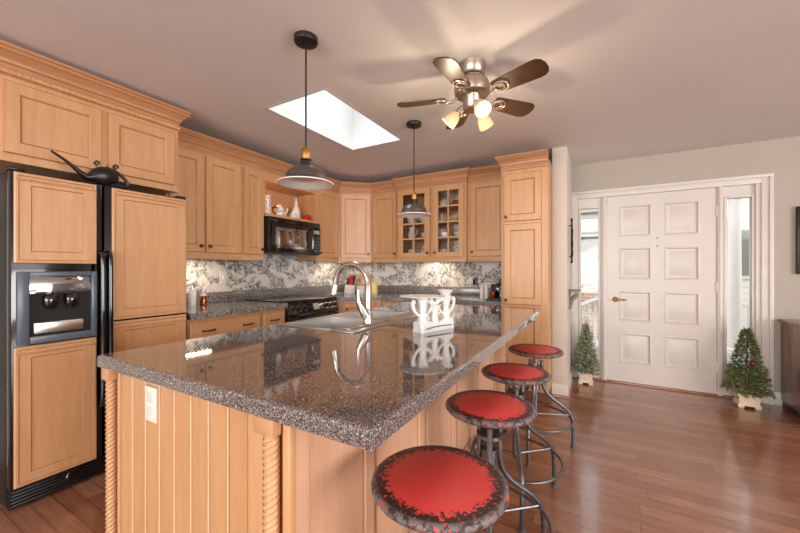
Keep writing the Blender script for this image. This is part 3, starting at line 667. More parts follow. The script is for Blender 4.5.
worktop('grey speckled worktop between refrigerator and range', [(XL+.002, 1.435), (-2.535, 1.435), (-2.535, 2.332), (XL+.002, 2.332)], [(XL+.002, XL+.022, 1.435, 2.45)])
worktop('grey speckled worktop turning the corner from the range to the pantry', [(XL+.002, 3.06), (-2.535, 3.06), (-2.535, 3.085), (-2.205, 3.435), (-.807, 3.435), (-.807, YK-.002), (XL+.002, YK-.002)],
        [(XL+.002, XL+.022, 2.451, YK-.023), (XL+.002, -.807, YK-.022, YK-.002)])

# ------------------------------------------------------------------ range
RF = FL(-2.555); r0, r1 = 2.3345, 3.0575
rg = thing('range', 'black slide-in electric range with a smooth cooktop', 'range', RF(2.69, -.3, 0))
obj('body', MB(RF).box(r0, r1, -.60, 0, .0, .895), 'black_satin', rg)
ct = MB(RF); ct.box(r0-.012, r1+.012, -.575, .0, .9155, .925, .003); ct.box(r0, r1, -.575, 0, .895, .916); obj('cooktop', ct, 'black_gloss', rg)
for u, d, r in ((2.52, -.42, .075), (2.52, -.17, .10), (2.87, -.42, .095), (2.87, -.17, .075)):
    obj('burner', MB().lathe(RF(u, d, .9252), [(r-.005, 0), (r, 0), (r, .0006), (r-.005, .0006)], 28, cap=False), 'disp_grey', rg)
sl = lambda u, d, z: RF(u, d+(.91-z)*.32, z)
cp = obj('control_panel', MB(sl).box(r0, r1, -.03, .0, .775, .915, .004), 'black_gloss', rg)
ax = (RF(0, 1, .32)-RF(0, 0, 0))
for u in (2.395, 2.475, 2.555, 2.875, 2.945, 3.01):
    k = obj('knob', MB().lathe(sl(u, 0, .845), [(0, 0), (.027, 0), (.027, .006), (.020, .008), (.017, .028), (0, .03)], 18, ax), 'black_satin', cp)
    obj('dial_ring', MB().lathe(sl(u, .0005, .845), [(.027, 0), (.031, 0), (.031, .004), (.027, .004)], 20, ax, cap=False), 'nickel', k)
obj('display', MB(sl).box(2.675, 2.755, .0, .003, .82, .88, .001), 'display', cp)
od = obj('oven_door', MB(RF).box(r0+.004, r1-.004, .0005, .035, .23, .768, .006), 'black_gloss', rg)
hbm = MB().tube([RF(r0+.05, .036, .735), RF(r0+.05, .075, .735)], .009, 8); hbm.tube([RF(r1-.05, .036, .735), RF(r1-.05, .075, .735)], .009, 8); hbm.tube([RF(r0+.03, .075, .735), RF(r1-.03, .075, .735)], .012, 10)
obj('handle', hbm, 'black_gloss', od); obj('window', MB(RF).box(r0+.12, r1-.12, .0345, .037, .36, .62), 'mw_glass', od)
obj('storage_drawer', MB(RF).box(r0+.004, r1-.004, .0005, .03, .06, .222, .006), 'black_gloss', rg)

# ------------------------------------------------------------------ microwave
MF = FL(-2.80); m0, m1 = 2.321, 3.049
mw = thing('microwave', 'black over-the-range microwave below the open niche', 'microwave', MF(2.685, -.15, 1.395))
obj('body', MB(MF).box(m0, m1, -.37, 0, 1.395, 1.7565), 'black_satin', mw)
obj('vent_grille', MB(MF).box(m0, m1, .0005, .014, 1.705, 1.755, .004), 'black_gloss', mw)
d = MB(MF); d.box(m0+.03, m1-.145, .0005, .028, 1.405, 1.70, .008); md = obj('door', d, 'black_gloss', mw)
obj('window', MB(MF).box(m0+.075, m1-.21, .0275, .030, 1.445, 1.655, .001), 'mw_glass', md)
obj('handle', MB().tube([MF(m1-.165, .028, 1.42), MF(m1-.165, .06, 1.44), MF(m1-.165, .06, 1.66), MF(m1-.165, .028, 1.68)], .011, 10, smooth=2), 'black_gloss', md)
obj('side_trim', MB(MF).box(m0, m0+.027, .0005, .02, 1.40, 1.70, .004), 'copper' if 0 else 'black_gloss', mw)
kp = obj('keypad', MB(MF).box(m1-.14, m1-.002, .0005, .022, 1.405, 1.70, .004), 'black_gloss', mw)
kb = MB(MF)
for i in range(3):
    for j in range(5): kb.box(m1-.12+i*.037, m1-.095+i*.037, .0215, .024, 1.43+j*.035, 1.452+j*.035, .001)
obj('key', kb, 'disp_grey', kp)['kind'] = 'stuff'
obj('display', MB(MF).box(m1-.12, m1-.02, .0215, .0235, 1.63, 1.67), 'display', kp)

# ------------------------------------------------------------------ refrigerator
RG = FL(-2.61); f0, f1 = .552, 1.418; fs = .933
fr = thing('refrigerator', 'black side by side refrigerator with maple door panels', 'refrigerator', RG(.985, -.27, 0))
obj('body', MB(RG).box(f0, f1, -.55, 0, .02, 1.735, .004), 'black_satin', fr)
ld = obj('freezer_door', MB(RG).box(f0, fs-.003, .002, .055, .115, 1.738, .012), 'black_gloss', fr)
rd = obj('fridge_door', MB(RG).box(fs+.003, f1, .002, .055, .115, 1.738, .012), 'black_gloss', fr)
def fpanel(u0, u1, z0, z1, par, top=True):
    o = obj('wood_panel', MB(RG).slab(u0, u1, z0, z1, [(0, .054), (0, .066), (.004, .07), (.014, .07), (.018, .066), (.06, .066), (.064, .061), (.07, .061)], (3, 5)), 'maple_v' , par, 20)
    if top: obj('rope_moulding', MB().rope(RG(u0+.004, .068, z1-.034), RG(u1-.004, .068, z1-.034), .007, .016, 3, 12, .4), 'maple_h', o, 50)
fpanel(.566, .897, 1.265, 1.726, ld); fpanel(.566, .897, .128, .838, ld)
fpanel(.972, 1.406, .925, 1.726, rd); fpanel(.972, 1.406, .128, .915, rd)
dp = MB(RG); y0, y1, z0, z1 = .574, .897, .846, 1.222; i0, i1, k0, k1 = .618, .870, .885, 1.195
for q in ((y0, i0, z0, z1), (i1, y1, z0, z1), (i0, i1, z0, k0), (i0, i1, k1, z1)): dp.box(q[0], q[1], .054, .078, q[2], q[3], .005)
ds = obj('dispenser', dp, 'disp_grey', ld)
ob = MB(RG); ob.slab(i0, i1, k0, 1.105, [(0, .0555), (0, .057), (.002, .057)]); obj('recess', ob, 'dark_hole', ds)
obj('control_plate', MB(lambda u, d, z: RG(u, d-(z-1.1)*.08, z)).box(i0+.001, i1-.001, .056, .072, 1.105, k1-.001, .003), 'mw_glass', ds)
obj('drip_tray', MB(RG).box(i0+.015, i1-.035, .060, .076, .895, .955, .006), 'steel', ds)
for u in (.70, .785): obj('paddle', MB().lathe(RG(u, .065, 1.05), [(.0, -.03), (.018, -.028), (.032, 0), (.034, .04), (.02, .055)], 14), 'black_gloss', ds, 50)
for u, par in ((.915, ld), (.951, rd)):
    obj('handle', MB().tube([RG(u, .055, 1.335), RG(u, .095, 1.325), RG(u, .105, 1.27), RG(u, .105, .50), RG(u, .095, .44), RG(u, .055, .43)], .0125, 12, smooth=2), 'black_gloss', par)
gr = MB(RG); gr.box(f0+.005, f1-.005, -.03, .02, .012, .108)
for k in range(5): gr.box(f0+.01, f1-.01, .019, .032, .022+k*.017, .032+k*.017, .002)
g_ = obj('base_grille', gr, 'black_satin', fr)
obj('filter_cap', MB().lathe(RG(.80, .03, .065), [(.0, 0), (.032, 0), (.032, .008), (.022, .012), (0, .012)], 20, (1, 0, 0)), 'black_gloss', g_)
for u in (f0+.03, f1-.03): obj('hinge_cover', MB(RG).box(u-.028, u+.028, -.03, .045, 1.7385, 1.752, .004), 'black_satin', fr)
# watering can on the fridge
wc = thing('watering_can', 'black watering can with a long thin spout on the refrigerator', 'watering can', (-2.585, 1.02, 1.7355))
ob = MB(); R2 = lambda u, d, z: Vector((-2.585+d, u, 1.736+z))
ob.tube([R2(.885, 0, .045), R2(.915, 0, .052), R2(.945, 0, .060), R2(.98, 0, .055), R2(1.01, 0, .042)], [.030, .048, .058, .050, .026], 22, smooth=1)
for v in ob.bm.verts:
    v.co.x = -2.585+(v.co.x+2.585)*.8; v.co.z = max(v.co.z, 1.7385)
obj('body', ob, 'black_satin', wc, 60)
obj('spout', MB().tube([R2(.90, .0, .045), R2(.865, .0, .032), R2(.82, .01, .062), R2(.77, .02, .10), R2(.705, .03, .135)], [.030, .02, .0125, .008, .006], 12, smooth=2), 'black_satin', wc)
obj('handle', MB().tube([R2(.955, 0, .105), R2(1.01, 0, .098), R2(1.06, 0, .060), R2(1.075, 0, .025), R2(1.055, 0, .013), R2(.98, 0, .016)], [.016, .011, .010, .010, .010, .012], 10, smooth=2), 'black_satin', wc)

# ------------------------------------------------------------------ island
i0x, i1x, i0y, i1y = -1.62, -.388, .573, 2.975
NF = FB(.612); RFc = FL(-.655); bx0, bx1, by0, by1 = -1.595, -.655, .612, 2.93
isl = thing('island', 'maple kitchen island with beadboard end and twisted rope corner posts', 'kitchen island', ((bx0+bx1)/2, (by0+by1)/2, 0))
ib = MB(); sk0, sk1, sk2, sk3 = -1.575, -1.06, 1.39, 2.22
# carcass kept open under the sink
ib.box(bx0+.02, bx1-.02, by0+.02, by1, .10, .70); ib.box(bx0+.02, bx1-.02, by0+.02, 1.30, .70, .8685); ib.box(bx0+.02, bx1-.02, 2.30, by1, .70, .8685); ib.box(bx0+.02, bx0+.035, 1.30, 2.30, .70, .8685); ib.box(-.90, bx1-.02, 1.30, 2.30, .70, .8685)
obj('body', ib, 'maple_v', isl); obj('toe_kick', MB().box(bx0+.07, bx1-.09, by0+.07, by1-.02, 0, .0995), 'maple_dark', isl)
bd = MB(NF); u = -1.535; wv = .0905; n = 8
for k in range(n):
    bd.slab(u+k*wv, u+(k+1)*wv, .10, .8685, [(0, -.0195), (0, -.008), (.004, -.006), (.008, 0), (.009, 0)])
for k in range(1, n):  # strips added at the seams to carry the painted highlight
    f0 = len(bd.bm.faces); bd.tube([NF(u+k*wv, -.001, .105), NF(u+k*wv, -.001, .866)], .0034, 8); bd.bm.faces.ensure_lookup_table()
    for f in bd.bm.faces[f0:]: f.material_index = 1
bo = obj('beadboard', bd, 'maple_v', isl, 20); bo.data.materials[1] = M['bead_highlight']
nf = MB(NF); nf.box(bx0, -1.575, -.0195, .004, .0, .8685, .002); nf.box(-1.553, -1.534, -.0195, .004, 0, .8685, .002); nf.box(-.811, -.752, -.0195, .004, 0, .8685, .002); nf.box(-.68, -.655, -.0195, .004, 0, .8685, .003); nf.box(-1.535, -.811, -.0195, .006, 0, .11, .003)
obj('corner_stile', nf, 'maple_v', isl)
for c in (-1.580, -.716):
    obj('rope_post', MB().rope((c, .605 if c > -1 else .600, .05), (c, .605 if c > -1 else .600, .825), .0215 if c > -1 else .017, .0165, 3, 30, .26), 'maple_h', isl, 60)
    obj('post_cap', MB().box(c-.035 if c > -1 else -1.603, c+.035 if c > -1 else -1.55, .578, .6075, .825, .8683, .003), 'maple_v', isl)
    obj('post_foot', MB().box(c-.03 if c > -1 else -1.603, c+.03 if c > -1 else -1.555, .578, .6075, 0, .05, .003), 'maple_v', isl)
ys = [.62, .99, 1.385, 1.775, 2.16, 2.545, 2.925]
for a, b_ in zip(ys, ys[1:]):
    door_part(RFc, a+.005, b_-.005, .115, .862, isl, None, .05, -.0195, 'maple_pale', 'side_panel')
ik = FL(bx0)
for a, b_ in ((.63, 1.28), (1.30, 1.79), (1.80, 2.28), (2.30, 2.92)):
    o = obj('door', MB(lambda u, d, z: Vector((bx0+.02-d, u, z))).slab(a, b_, .13, .85, DOOR(0, .06), (1, 4)), 'maple_v', isl, 20)
pl_ = obj('outlet_plate', MB(NF).box(-1.345, -1.272, 0, .007, .722, .838, .002), 'white_plastic', isl)
for z in (.757, .803): obj('socket', MB(NF).box(-1.324, -1.293, .006, .010, z-.014, z+.014, .004), 'paint_white', pl_)
# granite top with the sink cut out
def top_mesh():
    b = MB(); e = .008
    outer = [(i0x, i0y), (i1x, i0y), (i1x, i1y), (i0x, i1y)]; hole = [(sk0, sk2), (sk1, sk2), (sk1, sk3), (sk0, sk3)]
    def ring(pts, z, ins): 
        cx = sum(p[0] for p in pts)/4; cy_ = sum(p[1] for p in pts)/4
        return [b.bm.verts.new((x+math.copysign(ins, cx-x), y+math.copysign(ins, cy_-y), z)) for x, y in pts]
    prof = [(.869, .004), (.873, 0), (.905, 0), (.912, .003), (.915, .009)]
    rs = [ring(outer, z, ins) for z, ins in prof]; hb_, ht = ring(hole, .869, 0), ring(hole, .915, 0)
    seq = rs+[ht, hb_, rs[0]]
    for A, B in zip(seq, seq[1:]):
        for i in range(4): b._f((A[i], A[(i+1) % 4], B[(i+1) % 4], B[i]))
    return b
tag(obj('granite_worktop', top_mesh(), 'granite', None, 12), 'polished speckled granite top on the kitchen island', 'worktop')
# sink
sk_ = thing('sink', 'stainless steel double bowl sink set into the granite', 'sink', ((sk0+sk1)/2, (sk2+sk3)/2, .72))
rim = MB(); z = .9158
def frame(b, x0, x1, y0, y1, X0_, X1_, Y0_, Y1_, za, zb):
    b.box(x0, X0_, y0, y1, za, zb); b.box(X1_, x1, y0, y1, za, zb); b.box(X0_, X1_, y0, Y0_, za, zb); b.box(X0_, X1_, Y1_, y1, za, zb)
ym = 1.82
b1 = (sk0+.02, -1.195, sk2+.02, ym-.015); b2 = (sk0+.02, -1.195, ym+.015, sk3-.02)
rim.box(sk0-.014, b1[0], sk2-.014, sk3+.014, z, z+.005, .002); rim.box(b1[1], sk1+.014, sk2-.014, sk3+.014, z, z+.005, .002)
rim.box(b1[0], b1[1], sk2-.014, b1[2], z, z+.005, .002); rim.box(b1[0], b1[1], b2[3], sk3+.014, z, z+.005, .002); rim.box(b1[0], b1[1], b1[3], b2[2], z, z+.004, .002)
obj('rim', rim, 'steel', sk_)
for q in (b1, b2):
    bb = MB(); v = bb.bm.verts; zz = ((.917, 0), (.90, .002), (.76, .012), (.745, .03))
    rings = [[v.new((x, y, h)) for x, y in ((q[0]+i, q[2]+i), (q[1]-i, q[2]+i), (q[1]-i, q[3]-i), (q[0]+i, q[3]-i))] for h, i in zz]
    for A, B in zip(rings, rings[1:]):
        for i in range(4): bb._f((A[i], A[(i+1) % 4], B[(i+1) % 4], B[i]))
    bb._f(rings[-1]); o = obj('bowl', bb, 'steel', sk_)
    obj('drain', MB().lathe(((q[0]+q[1])/2, (q[2]+q[3])/2, .7453), [(0, 0), (.04, 0), (.045, .003), (.03, .004), (0, .002)], 20), 'nickel', o)
# faucet
fx, fy, fz = -1.13, 1.63, .9212
fa = thing('faucet', 'brushed nickel gooseneck kitchen faucet behind the sink bowls', 'faucet', (fx, fy, fz))
obj('deck_plate', MB().box(fx-.03, fx+.03, fy-.21, fy+.21, fz, fz+.009, .004), 'nickel', fa)
obj('base', MB().lathe((fx, fy, fz+.0092), [(0, 0), (.030, 0), (.030, .012), (.025, .03), (.022, .075), (.020, .08), (0, .082)], 22), 'nickel', fa, 50)
arc = [(fx, fy, fz+.08), (fx, fy, fz+.22)]
R_ = .118
for k in range(0, 13): a = PI*k/12; arc.append((fx-R_+R_*math.cos(a), fy-.0*k, fz+.225+R_*math.sin(a)))
arc += [(fx-2*R_-.002, fy, fz+.222)]
obj('spout', MB().tube(arc, [.020]*2+[.0175]*14, 14), 'nickel', fa, 50)
obj('spray_head', MB().tube([(fx-2*R_-.002, fy, fz+.221), (fx-2*R_-.006, fy, fz+.20), (fx-2*R_-.012, fy, fz+.165)], [.019, .022, .025], 14), 'nickel', fa)
obj('handle', MB().tube([(fx-.005, fy-.012, fz+.05), (fx-.016, fy-.03, fz+.085), (fx-.030, fy-.05, fz+.125), (fx-.026, fy-.06, fz+.16), (fx-.024, fy-.06, fz+.198)], [.028, .026, .018, .009, .007], 14, smooth=2), 'nickel', fa, 60)

# white antique balance scale
sc = thing('balance_scale', 'white painted antique balance scale on the granite island', 'scale', (-.755, 1.68, .9152))
A0 = Vector((-.785, 1.56, .9153)); A1 = Vector((-.705, 1.80, .9153)); ax_ = (A1-A0).normalized(); nx = Vector((-ax_.y, ax_.x, 0)); sv = 1
def sp(a, n_, h): return A0+ax_*a+nx*n_+Vector((0, 0, h))
base = MB(lambda a, n_, h: sp(a, n_, h)); pts = []; Lb = (A1-A0).length
for k in range(25):
    s_ = k/24; hw = .040-.010*math.sin(PI*s_)+(.0 if .04 < s_ < .96 else -.010); ht = .056-.016*math.sin(PI*min(1, max(0, (s_-.25)/.5)))
    pts.append((Lb*s_, hw, ht))
bm_ = base.bm; rings = []
for a, hw, ht in pts:
    rings.append([bm_.verts.new(sp(a, n_, h)) for n_, h in ((-hw, 0), (hw, 0), (hw, .012), (hw*.86, .016), (hw*.88, ht*.8), (hw*.6, ht), (-hw*.6, ht), (-hw*.88, ht*.8), (-hw*.86, .016), (-hw, .012))])
for A, B in zip(rings, rings[1:]):
    for i in range(10): base._f((A[i], A[(i+1) % 10], B[(i+1) % 10], B[i]))
base._f(rings[0][::-1]); base._f(rings[-1])
obj('base', base, 'white_iron', sc, 40)
obj('groove_shadow', MB().tube([sp(.03, -.040, .019), sp(Lb*.3, -.034, .022), sp(Lb*.6, -.0325, .024), sp(Lb-.03, -.040, .022)], .0022, 6, smooth=2), 'black_satin', sc)  # black line drawn in for the shadow along the base groove
PIL = [(.030, 0), (.024, .012), (.019, .05), (.018, .075), (.024, .10), (.032, .135), (.034, .14)]
for a, h0, k, nm in ((.04, .050, .90, 'pillar'), (Lb*.50, .038, .68, 'pillar'), (Lb-.035, .050, .90, 'pillar')):
    p = sp(a, 0, h0); o = obj(nm, MB().lathe(p, [(r, z*k) for r, z in PIL], 20), 'white_iron', sc, 50)
    if k > .8:
        for s_ in (-1, 1):
            o2 = obj('scroll_arm', MB().tube([p+ax_*s_*.014+Vector((0, 0, .03)), p+ax_*s_*.042+Vector((0, 0, .042)), p+ax_*s_*.066+Vector((0, 0, .07)), p+ax_*s_*.072+Vector((0, 0, .105)), p+ax_*s_*.058+Vector((0, 0, .112)), p+ax_*s_*.054+Vector((0, 0, .096))], [.008, .008, .009, .010, .008, .005], 8, smooth=2), 'white_iron', o, 60)
        obj('knuckle', MB().sphere(p+Vector((0, 0, .035))-nx*.02, .012, (1, 1, 1.3)), 'white_iron', o)
obj('beam', MB().tube([sp(.02, 0, .168), sp(Lb*.35, 0, .150), sp(Lb*.5, 0, .135), sp(Lb*.65, 0, .152), sp(Lb-.02, 0, .170)], [.009, .011, .013, .011, .009], 10, smooth=2), 'white_iron', sc)
obj('pan', MB().lathe(sp(.04, 0, .1765), [(0, 0), (.095, 0), (.118, .004), (.118, .0065), (.08, .0035), (0, .0035)], 32), 'white_iron', sc, 50)
obj('pan', MB().lathe(sp(Lb-.035, 0, .1765), [(0, 0), (.022, 0), (.03, .012), (.042, .028), (.044, .03), (.038, .03), (.026, .014), (0, .006)], 28, cap=False), 'white_iron', sc, 50)

# ------------------------------------------------------------------ bar stools
def make_stool():
    t = thing('bar_stool', '', 'stool', (0, 0, 0), 'red topped bar stools along the island')
    obj('seat', MB().lathe((0, 0, 0), [(0, .654), (.165, .654), (.174, .658), (.180, .667), (.178, .675), (.170, .6805), (0, .682)], 64), 'seat', t, 50)
    obj('seat_plate', MB().lathe((0, 0, 0), [(0, .628), (.06, .628), (.07, .634), (.07, .6538), (0, .6538)], 24), 'gunmetal', t)
    obj('screw_post', MB().rope((0, 0, .21), (0, 0, .628), .016, .012, 1, 12, .15, .004), 'gunmetal', t, 50)
    cl = MB().lathe((0, 0, .40), [(.018, 0), (.03, .0), (.03, .10), (.018, .10)], 18, cap=False); cl.lathe((0, 0, .55), [(.018, 0), (.052, 0), (.052, .014), (.018, .014)], 20, cap=False)
    obj('collar', cl, 'gunmetal', t)
    for k in range(3):
        a = k*2*PI/3; c, s = math.cos(a), math.sin(a); P = lambda r, z: (r*c, r*s, z)
        lg = obj('leg', MB().tube([P(.046, .60), P(.046, .55), P(.046, .47), P(.055, .41), P(.10, .35), P(.19, .285), P(.250, .225), P(.262, .15), P(.262, .012)], .0115, 10, smooth=2), 'gunmetal', t, 60)
        obj('foot_cap', MB().lathe(P(.262, 0), [(0, 0), (.019, 0), (.019, .007), (.0135, .012), (.0135, .03), (0, .03)], 14), 'gunmetal', lg)
    rg_ = MB().tube([(.235*math.cos(2*PI*k/40), .235*math.sin(2*PI*k/40), .215) for k in range(40)], .0075, 8, closed=True)
    obj('foot_ring', rg_, 'gunmetal', t, 60)
    for k in range(3):
        a = k*2*PI/3; c, s = math.cos(a), math.sin(a)
        obj('cross_brace', MB().tube([(c*.012, s*.012, .232), (c*.232, s*.232, .222)], .006, 8), 'gunmetal', t)
    return t
spots = [(-.366, .856, 40, 'red topped stool nearest the camera, at the rope post end of the granite bar'),
         (-.384, 1.425, 45, 'second red topped stool along the granite bar from the rope post end'),
         (-.386, 1.955, 48, 'third red topped stool along the granite bar from the rope post end'),
         (-.372, 2.565, 29, 'red topped stool at the pantry end of the granite bar')]
st0 = make_stool()
for i, (x, y, a, lab) in enumerate(spots):
    o = st0 if i == 0 else copy_tree(st0)
    o.location = (x, y, 0); o.rotation_euler = (0, 0, math.radians(a)); o['label'] = lab

# ------------------------------------------------------------------ pendants
def pendant(x, y, label):
    t = thing('pendant_lamp', label, 'pendant lamp', (x, y, 1.66), 'dark pendant lamps over the island')
    obj('canopy', MB().lathe((x, y, ZC-.032), [(0, 0), (.045, .0), (.058, .006), (.060, .012), (.060, .0315), (0, .0315)], 28), 'bronze_black', t, 40)
    obj('cord', MB().tube([(x, y, ZC-.03), (x, y, 1.857)], .0045, 8), 'bronze_black', t)
    obj('socket', MB().lathe((x, y, 1.797), [(0, 0), (.021, 0), (.023, .004), (.023, .050), (.019, .056), (.008, .062), (0, .062)], 20), 'brass', t, 40)
    obj('neck', MB().lathe((x, y, 1.756), [(.036, 0), (.036, .010), (.026, .016), (.024, .032), (.029, .036), (.029, .0405), (.010, .0408)], 24, cap=False), 'bronze_black', t, 30)
    P = [(.028, .086), (.055, .082), (.076, .072), (.094, .054), (.102, .034), (.104, .024), (.122, .012), (.1385, .0015)]
    sh_ = obj('lamp_shade', MB().lathe((x, y, 1.672), [(r, z) for r, z in P]+[(r-.003, max(z-.003, .001)) for r, z in P[::-1]], 40, cap=False), 'shade_grey', t, 40)
    obj('lining', MB().lathe((x, y, 1.672), [(r-.0045, z-.005) for r, z in P[:-1]]+[(.1375, -.002), (.140, -.002), (.1405, .0025), (.1388, .003)], 40, cap=False), 'shade_white', sh_, 40)
    obj('bulb', MB().lathe((x, y, 1.70), [(0, 0), (.018, .004), (.028, .022), (.022, .05), (.012, .068), (.012, .08)], 18), 'shade_white', t, 50)
pendant(-1.299, 1.316, 'dark grey dome pendant lamp hanging near the refrigerator end of the island')
pendant(-1.292, 2.514, 'dark grey dome pendant lamp hanging in front of the glass door cabinet')

# ------------------------------------------------------------------ ceiling fan
cx, cy_ = -.632, 1.968
fn = thing('ceiling_fan', 'five blade ceiling fan with three lit lamps above the stools', 'ceiling fan', (cx, cy_, ZC))
obj('canopy', MB().lathe((cx, cy_, ZC-.065), [(0, 0), (.062, 0), (.072, .012), (.075, .05), (.078, .0645), (0, .0645)], 32), 'pewter', fn, 40)
obj('motor_housing', MB().lathe((cx, cy_, ZC-.185), [(0, 0), (.075, 0), (.098, .013), (.104, .036), (.104, .054), (.098, .060), (.098, .070), (.094, .080), (.078, .100), (.064, .112), (0, .1198)], 36), 'pewter', fn, 40)
obj('switch_housing', MB().lathe((cx, cy_, ZC-.262), [(0, 0), (.045, .0), (.054, .012), (.054, .062), (.060, .072), (.060, .0768), (0, .0768)], 28), 'pewter', fn, 40)
zb = ZC-.192
for k in range(5):
    a = math.radians(-19+72*k); c, s = math.cos(a), math.sin(a); t_ = Vector((c, s, 0)); n_ = Vector((-s, c, 0)); tilt = math.radians(13)
    nn = n_*math.cos(tilt)-Vector((0, 0, math.sin(tilt))); up = t_.cross(nn); o_ = Vector((cx, cy_, zb))
    bl = MB(lambda u, v_, h, o_=o_, t_=t_, nn=nn, up=up: o_+t_*u+nn*v_+up*h)
    out = [(.150, -.043), (.165, -.050), (.385, -.064), (.412, -.061), (.434, -.046), (.445, -.018), (.445, .018), (.434, .046), (.412, .061), (.385, .064), (.165, .050), (.150, .043)]
    bl.poly(out, 0, .006); blade = obj('blade', bl, 'blade_wood', fn, 40)
    ir = MB(); q = lambda u, v_, h: o_+t_*u+nn*v_+up*h
    ir.tube([o_+t_*.085+Vector((0, 0, .012)), o_+t_*.115+Vector((0, 0, -.014)), q(.15, 0, -.006)], .008, 8, smooth=1)
    for r_, cu in ((.037, .188), (.024, .182)): ir.tube([q(cu+r_*1.2*math.cos(2*PI*j/24), r_*math.sin(2*PI*j/24), -.004) for j in range(24)], .0048, 6, closed=True)
    obj('blade_iron', ir, 'pewter', blade, 60)
for ang in (190, 312, 70):
    a = math.radians(ang); t_ = Vector((math.cos(a), math.sin(a), 0)); p = Vector((cx, cy_, ZC-.228)); d_ = (t_*.70+Vector((0, 0, -.71))).normalized()
    q = p+t_*.05
    arm = obj('lamp_arm', MB().tube([p+t_*.03, q+d_*.02, q+d_*.055], [.012, .014, .019], 12), 'pewter', fn)
    s_ = q+d_*.056
    cu = obj('glass_cup', MB().lathe(s_, [(.020, 0), (.033, .012), (.041, .04), (.045, .075), (.043, .075), (.039, .04), (.031, .014), (.018, .003)], 24, d_, cap=False), 'frost', arm, 50)
    obj('bulb', MB().lathe(s_, [(.012, .004), (.020, .025), (.024, .045), (.018, .062), (0, .068)], 16, d_), 'bulb', arm, 50)
    l = bpy.data.lights.new('fan_bulb_light', 'POINT'); l.energy = 3; l.color = (1, .78, .52); l.shadow_soft_size = .03
    lo = bpy.data.objects.new('fan_bulb_light', l); C.objects.link(lo); lo.location = s_+d_*.15

# ------------------------------------------------------------------ small things on the worktops
kx, ky = -2.79, 3.60
kn = thing('knife_block', 'white knife block with red handled knives in the worktop corner', 'knife block', (kx, ky, .9152))
obj('block', MB(lambda x, y, z: Vector((kx+x, ky+y+(z-.915)*.18, z))).box(-.05, .05, -.05, .05, .9155, 1.03, .006), 'ceramic', kn)
for i in range(3):
    for j in range(2):
        x = kx-.03+i*.03; y = ky-.01+j*.04
        obj('knife_handle', MB().tube([(x, y+.01, 1.028), (x-.004, y+.035, 1.095+.02*j), (x-.004, y+.045, 1.13+.02*j)], [.013, .016, .012], 8), 'red_gloss' if (i+j) % 3 else 'black_satin', kn)
ux, uy = -2.665, 3.675
cr = thing('utensil_crock', 'printed crock of wooden spoons beside the knife block', 'crock', (ux, uy, .9152))
obj('pot', MB().lathe((ux, uy, .9153), [(0, 0), (.045, 0), (.055, .02), (.056, .10), (.06, .105), (.052, .105), (.048, .02), (0, .012)], 24, cap=False), 'ceramic', cr, 50)
for k, (dx, dy, h) in enumerate(((-.05, .0, .24), (-.015, .03, .26), (.03, -.01, .25), (.055, .02, .23))):
    b = MB().tube([(ux+dx*.25, uy+dy*.25, .93), (ux+dx, uy+dy, .915+h-.05)], .006, 8); b.sphere((ux+dx*1.15, uy+dy*1.1, .915+h-.03), .024, (1, .35, 1.5))
    tag(obj('wooden_spoon', b, 'wood_spoon'), ['wooden spoon leaning closest to the knife block in the crock', 'tallest wooden spoon standing at the back of the crock', 'wooden spoon standing at the front of the crock', 'wooden spoon leaning toward the yellow canister in the crock'][k], 'spoon', 'spoons in the crock')
t = thing('canister', 'pale yellow canister beside the utensil crock in the corner', 'canister', (-2.49, 3.72, .9152))
obj('jar', MB().lathe((-2.49, 3.72, .9153), [(0, 0), (.045, 0), (.05, .01), (.05, .13), (0, .13)], 24), 'yellow', t, 50)
obj('lid', MB().lathe((-2.49, 3.72, 1.0457), [(.052, 0), (.052, .012), (.02, .022), (.012, .036), (0, .038)], 24), 'yellow', t, 50)
t = thing('soap_dispenser', 'slim white soap bottle with a metal pump beside the refrigerator', 'soap dispenser', (-2.985, 1.70, .9152))
obj('bottle', MB().lathe((-2.985, 1.70, .9153), [(0, 0), (.028, 0), (.03, .008), (.03, .12), (.014, .14), (.014, .15), (0, .15)], 20), 'ceramic', t, 50)
obj('pump', MB().tube([(-2.985, 1.70, 1.066), (-2.985, 1.70, 1.10), (-2.95, 1.70, 1.105)], .006, 8), 'nickel', t)
t = thing('spice_jar', 'small amber jar beside the white soap bottle', 'jar', (-2.99, 1.80, .9152))
obj('jar', MB().lathe((-2.99, 1.80, .9153), [(0, 0), (.026, 0), (.028, .006), (.028, .075), (.022, .085), (0, .085)], 18), 'copper', t, 50)
obj('lid', MB().lathe((-2.99, 1.80, 1.0007), [(.024, 0), (.024, .018), (0, .02)], 18), 'white_plastic', t, 50)
for k, x in enumerate((-1.085, -1.035)):
    t = thing('shaker', ['slim white shaker nearer the corner of the pair by the pantry', 'slim white shaker nearer the black toaster of the pair'][k], 'shaker', (x, 3.72, .9152), 'white shakers')
    obj('body', MB().lathe((x, 3.72, .9153), [(0, 0), (.022, 0), (.022, .004), (.020, .125), (0, .125)], 18), 'ceramic', t, 50)
    obj('cap', MB().lathe((x, 3.72, 1.0405), [(.019, 0), (.020, .012), (.012, .022), (0, .024)], 18), 'ceramic', t, 50)
tag(obj('serving_tray', MB().box(-1.0, -.82, 3.56, 3.86, .9155, .93, .006), 'green_tray'), 'dark green tray on the worktop beside the pantry', 'tray')
ts = thing('toaster', 'black toaster on the green tray beside the pantry', 'toaster', (-.91, 3.76, .9305))
obj('body', MB().box(-.985, -.835, 3.68, 3.85, .9425, 1.08, .025), 'black_gloss', ts, 60); obj('base', MB().box(-.98, -.84, 3.685, 3.845, .9303, .9425), 'black_satin', ts)
for x in (-.945, -.885): obj('slot', MB().box(x-.012, x+.012, 3.70, 3.83, 1.0795, 1.083), 'steel', ts)
